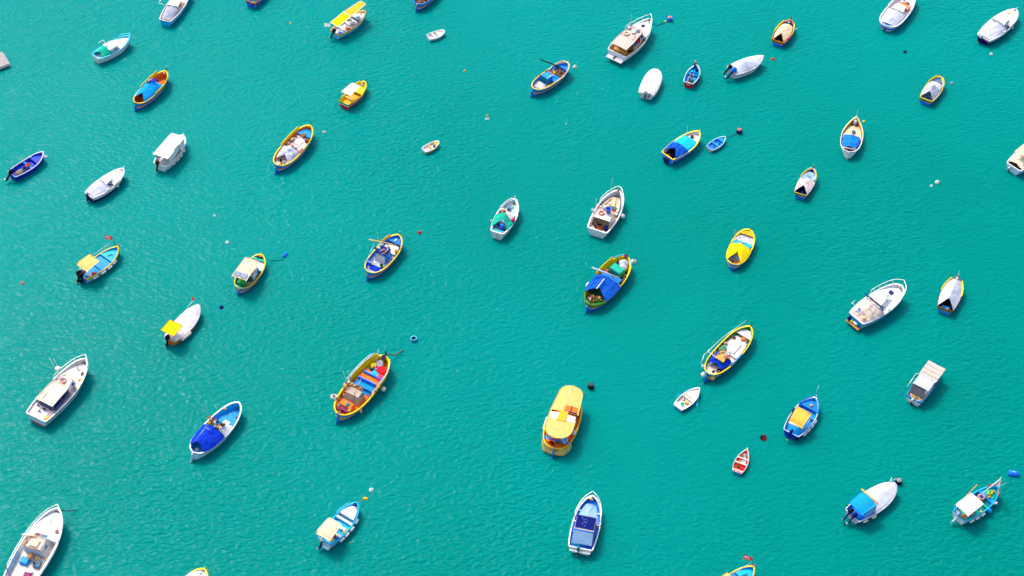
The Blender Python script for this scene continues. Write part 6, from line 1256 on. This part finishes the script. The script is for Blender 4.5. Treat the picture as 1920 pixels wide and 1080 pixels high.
# ---- white boat with blue roof, bottom middle
b = motor('B52', 'white cabin boat with dark blue roof and grey covers, bottom middle', 'white cabin boat with blue roof', name='cabin_boat', bands=((.12, 'salmon'), (1, 'white')), inner='blue', deck='blue', tr=.86, um=.4, qb=.6, pb=2.3, zd=.45)
b.gunwale('white', .15, .07); b.rail(.6, .45, n=3, r=.036); b.deck('blue', .3, .95, .58, 'foredeck'); b.tent(.52, .86, 1.05, .9, 'c:steel', rb=.0, p=.35, inset=.36, z_edge=.62, low1=.25, name='fore_cover', wr=.06)
b.cabin(.24, .52, .98, 1.0, .5, 1.35, 'lilac', roof='pinkwhite', over=.04, inset=.03, rake=.12, side=((.1, .9, .45, .85),), front=((.05, .95, .45, .9),)); b.panel('roof_cloth', [(b.xi(.255), -.93, 1.98), (b.xi(.495), -.95, 1.98), (b.xi(.495), .95, 1.98), (b.xi(.255), .93, 1.98)], 'c:navy', .03); b.pole('roof_edge_roll', (b.xi(.225), .98, 1.86), (b.xi(.225), -.98, 1.86), .07, 'c:midblue')
b.panel('stern_curtain', [(b.xi(.22), -1.0, 1.84), (b.xi(.22), 1.0, 1.84), (b.xi(.06), 1.0, .95), (b.xi(.06), -1.05, .95)], 'c:steel', .03); b.panel('side_curtain', [(b.xi(.07), -1.1, .9), (b.xi(.3), -1.08, .9), (b.xi(.26), -1.0, 1.82), (b.xi(.22), -1.0, 1.82)], 'c:slate', .02); b.box('swim_platform', .0, 0, .42, (.34, 2.1, .1), 'white', 0, .03).location.x -= .18; b.outboard(.15, 5, 'c:tealdk', .9, z=.75); b.pole('cover_roll', (b.xi(.035), 1.0, .95), (b.xi(.035), .2, .9), .1, 'c:tealdk'); b.item('sack', 'c:sand', 'sand bag on the bow of the @', .94, .25, 1.05, 0, .7, cat='bag'); b.item('float_ball', 'white', 'white float on the bow of the @', .935, .02, 1.05, sc=1.0)
for u in (.5, .72): 
    for sd in (1, -1): b.box('deck_cleat', u, sd * .92, .66, (.1, .3, .1), 'white', 0, 0)
for i, (u, v) in enumerate(((.42, .15), (.38, .1), (.36, -.05), (.40, -.1), (.44, -.02), (.34, .2), (.45, .3), (.30, 0))): b.box('roof_mark', u, v, 2.012, (.05, .05, .01), 'ice', i, 0)
b.gear(.46, .53, -.6, .3, 1.92, 3, ['pinkwhite', 'brown', 'salmon'], .15); b.gear(.3, .5, -1, -.9, .75, 6, ['dbrown', 'black', 'salmon'], .2, seed=2)

# ---------------------------------------------------------------- odds and ends along the side decks of the working boats
for b in DRESS:
    for sd, sn in ((1, 31), (-1, 32)):
        v = sorted((sd * .72, sd * .95))
        b.gear(.24, .84, v[0], v[1], b.zd + .06, 11, ['n:rope', 'r:rope', 'dbrown', 'brown', 'pale', 'salmon', 'slate', 'r:dgrey', 'wood'], .19, 'side_deck_gear', sn)

# ---------------------------------------------------------------- buoys and floats on the water
for kind, col, label, x, y, sc, rz in FLOATS: put(kind, col, label, (x, y, .0), rz, sc, cat='buoy' if kind != 'float_ball' else 'float')

# ---------------------------------------------------------------- floating pontoon at the left edge
def pontoon():
    corner, e1, e2 = Vector(PONT[0]), Vector(PONT[1]), Vector(PONT[2])
    d2 = (e2 - corner).normalized(); d1 = Vector((-d2.y, d2.x, 0))
    if d1.dot(e1 - corner) < 0: d1 = -d1
    root = link('pontoon', None, None, (corner.x, corner.y, 0), math.atan2(d2.y, d2.x))
    tag(root, 'grey floating pontoon corner at the left edge, near the top', 'pontoon')
    sg = 1 if (Matrix.Rotation(-math.atan2(d2.y, d2.x), 3, 'Z') @ d1).y > 0 else -1
    n = 9
    for i in range(n):
        mb = MB(); mb.box((3.0 + .02 * (i % 3), sg * (.16 + i * .31), .46), (6.0, .285, .08), 'w:taupe' if i % 2 else 'w:grey', 0, .01); o = link('plank', mb.mesh('plank'), root)
    mb = MB(); mb.box((3.0, sg * 1.4, .2), (5.9, 2.7, .24), 'slate', 0, 0); link('frame', mb.mesh('frame'), root)
    mb = MB(); mb.box((3.0, -sg * .03, .24), (6.0, .05, .12), 'offwhite', 0, 0); mb.box((3.0, -sg * .03, .40), (6.0, .05, .06), 'offwhite', 0, 0); link('edge_board', mb.mesh('edge_board'), root)
    for x in (.8, 2.6, 4.6):
        mb = MB(); mb.box((x, sg * 1.3, -.25), (1.1, 2.4, .44), 'rust', 0, .05); link('float_tank', mb.mesh('float_tank'), root)
pontoon()

# ---------------------------------------------------------------- the two people in the red boat
def person(boat, u, v, zfoot, face, label, shirt, trouser, hair, seated=False, cap=None):
    """one skinned body: joints laid out in the pose, radii per joint, clothes by region"""
    J = {}; E = []; RR = {}; REG = {}
    def j(n, p, r, reg, par=None):
        J[n] = Vector(p); RR[n] = r; REG[n] = reg
        if par: E.append((par, n))
    hip = .50 if seated else .93
    lean = .16 if seated else .03
    j('pelvis', (0, 0, hip), .135, 't'); j('waist', (lean * .4, 0, hip + .18), .125, 's', 'pelvis'); j('chest', (lean, 0, hip + .40), .15, 's', 'waist'); j('neck', (lean * 1.3, 0, hip + .58), .06, 'k', 'chest'); j('jaw', (lean * 1.5 + .025, 0, hip + .655), .082, 'k', 'neck'); j('head', (lean * 1.5 + .01, 0, hip + .74), .10, 'k', 'jaw'); j('crown', (lean * 1.5 - .01, 0, hip + .82), .075, 'h', 'head')
    for sd in (1, -1):
        a = 'L' if sd > 0 else 'R'
        j('sho' + a, (lean, sd * .19, hip + .49), .07, 's', 'chest')
        if seated: el, wr = (lean + .16, sd * .25, hip + .24), (lean + .38, sd * .17, hip + .2)
        else: el, wr = (lean + .05, sd * .27, hip + .22), (lean + .22, sd * .26, hip + .02)
        j('elb' + a, el, .052, 's', 'sho' + a); j('wri' + a, wr, .036, 'k', 'elb' + a)
        d = (Vector(wr) - Vector(el)).normalized()
        palm = Vector(wr) + d * .07; j('palm' + a, palm, .034, 'k', 'wri' + a)
        for q, (o, ln) in enumerate(((-.03, .075), (-.01, .09), (.01, .085), (.03, .065))):
            k1 = palm + d * ln * .5 + Vector((0, o, -.012)); k2 = palm + d * ln * .8 + Vector((0, o, -.04))
            j('f%d1' % q + a, k1, .0105, 'k', 'palm' + a); j('f%d2' % q + a, k2, .0085, 'k', 'f%d1' % q + a)
        j('th' + a, Vector(wr) + d * .06 + Vector((.0, -sd * .05, .01)), .011, 'k', 'wri' + a)
        if seated: kn, an, ft = (.42, sd * .14, hip + .02), (.40, sd * .13, .09), (.56, sd * .14, .04)
        else: kn, an, ft = (.03 + .05 * sd, sd * .12, .5), (-.01 + .06 * sd, sd * .13, .09), (.15 + .06 * sd, sd * .15, .04)
        j('hip' + a, (0.0, sd * .09, hip - .04), .10, 't', 'pelvis'); j('kne' + a, kn, .068, 't', 'hip' + a); j('ank' + a, an, .045, 't', 'kne' + a); j('toe' + a, ft, .04, 'b', 'ank' + a)
    names = list(J); me = bpy.data.meshes.new('person')
    me.from_pydata([J[n] for n in names], [(names.index(a), names.index(c)) for a, c in E], [])
    o = bpy.data.objects.new('person', me); C.objects.link(o)
    o.modifiers.new('skin', 'SKIN')
    for n, sv in zip(names, me.skin_vertices[0].data): sv.radius = (RR[n], RR[n]); sv.use_root = n == 'pelvis'
    sb = o.modifiers.new('sub', 'SUBSURF'); sb.levels = sb.render_levels = 2
    dg = bpy.context.evaluated_depsgraph_get()
    m2 = bpy.data.meshes.new_from_object(o.evaluated_get(dg)); o.modifiers.clear(); o.data = m2; m2.name = 'person'
    idx = {'s': 0, 't': 1, 'k': 2, 'h': 3, 'b': 4}
    m2.materials.clear()
    for c in (shirt, trouser, 'p:salmon', hair, 'p:dbrown'): m2.materials.append(M(c))
    for p in m2.polygons:
        n = min(names, key=lambda q: (J[q] - p.center).length - RR[q] * .7)
        p.material_index = idx[REG[n]]; p.use_smooth = True
    hz = J['head']
    mb = MB()
    for sd in (1, -1): mb.lathe([(.001, -.012), (.012, 0), (.001, .012)], 'black', (hz.x + .09, sd * .035, hz.z - .005), 6)
    mb.lathe([(.018, -.03), (.012, .01), (.001, .02)], 'p:salmon', (hz.x + .105, 0, hz.z - .03), 6)
    for sd in (1, -1): mb.box((hz.x, sd * .1, hz.z - .04), (.04, .02, .06), 'p:salmon', 0, .005)
    mb.box((hz.x + .088, 0, hz.z - .075), (.012, .045, .008), 'p:dred')
    link('face', mb.mesh('face'), o)
    mb = MB()
    if cap: mb.lathe([(.112, .02), (.108, .06), (.08, .11), (.001, .125)], cap, (hz.x, 0, hz.z), 14); mb.box((hz.x + .13, 0, hz.z + .02), (.12, .14, .015), cap); link('cap', mb.mesh('cap'), o)
    else: mb.lathe([(.108, -.01), (.112, .04), (.09, .1), (.001, .125)], hair, (hz.x - .015, 0, hz.z), 14); link('hair', mb.mesh('hair'), o)
    p = boat.P(u, v, zfoot); wv = Matrix.Rotation(boat.h, 3, 'Z') @ Vector(p)
    o.location = (boat.c[0] + wv.x, boat.c[1] + wv.y, zfoot + boat.lift); o.rotation_euler = (0, 0, boat.h + face)
    tag(o, label, 'person', 'people in the red boat')
person(RED, .74, .0, .55, .3, 'person in blue shirt and cap standing on the foredeck of the red boat', 'c:slate', 'c:navy', 'p:dbrown', False, 'c:salmon')
person(RED, .34, -.15, .16, 2.9, 'person in tan brown top sitting amidships in the red boat', 'c:wood', 'c:black', 'p:brown', True)

# identical things share one group
for lb, obs in COUNT.items():
    if len(obs) > 1:
        for o in obs: o['group'] = lb
for key, words in (('float', 'floats on boats and water'), ('mooring', 'mooring buoys on the water')): pass
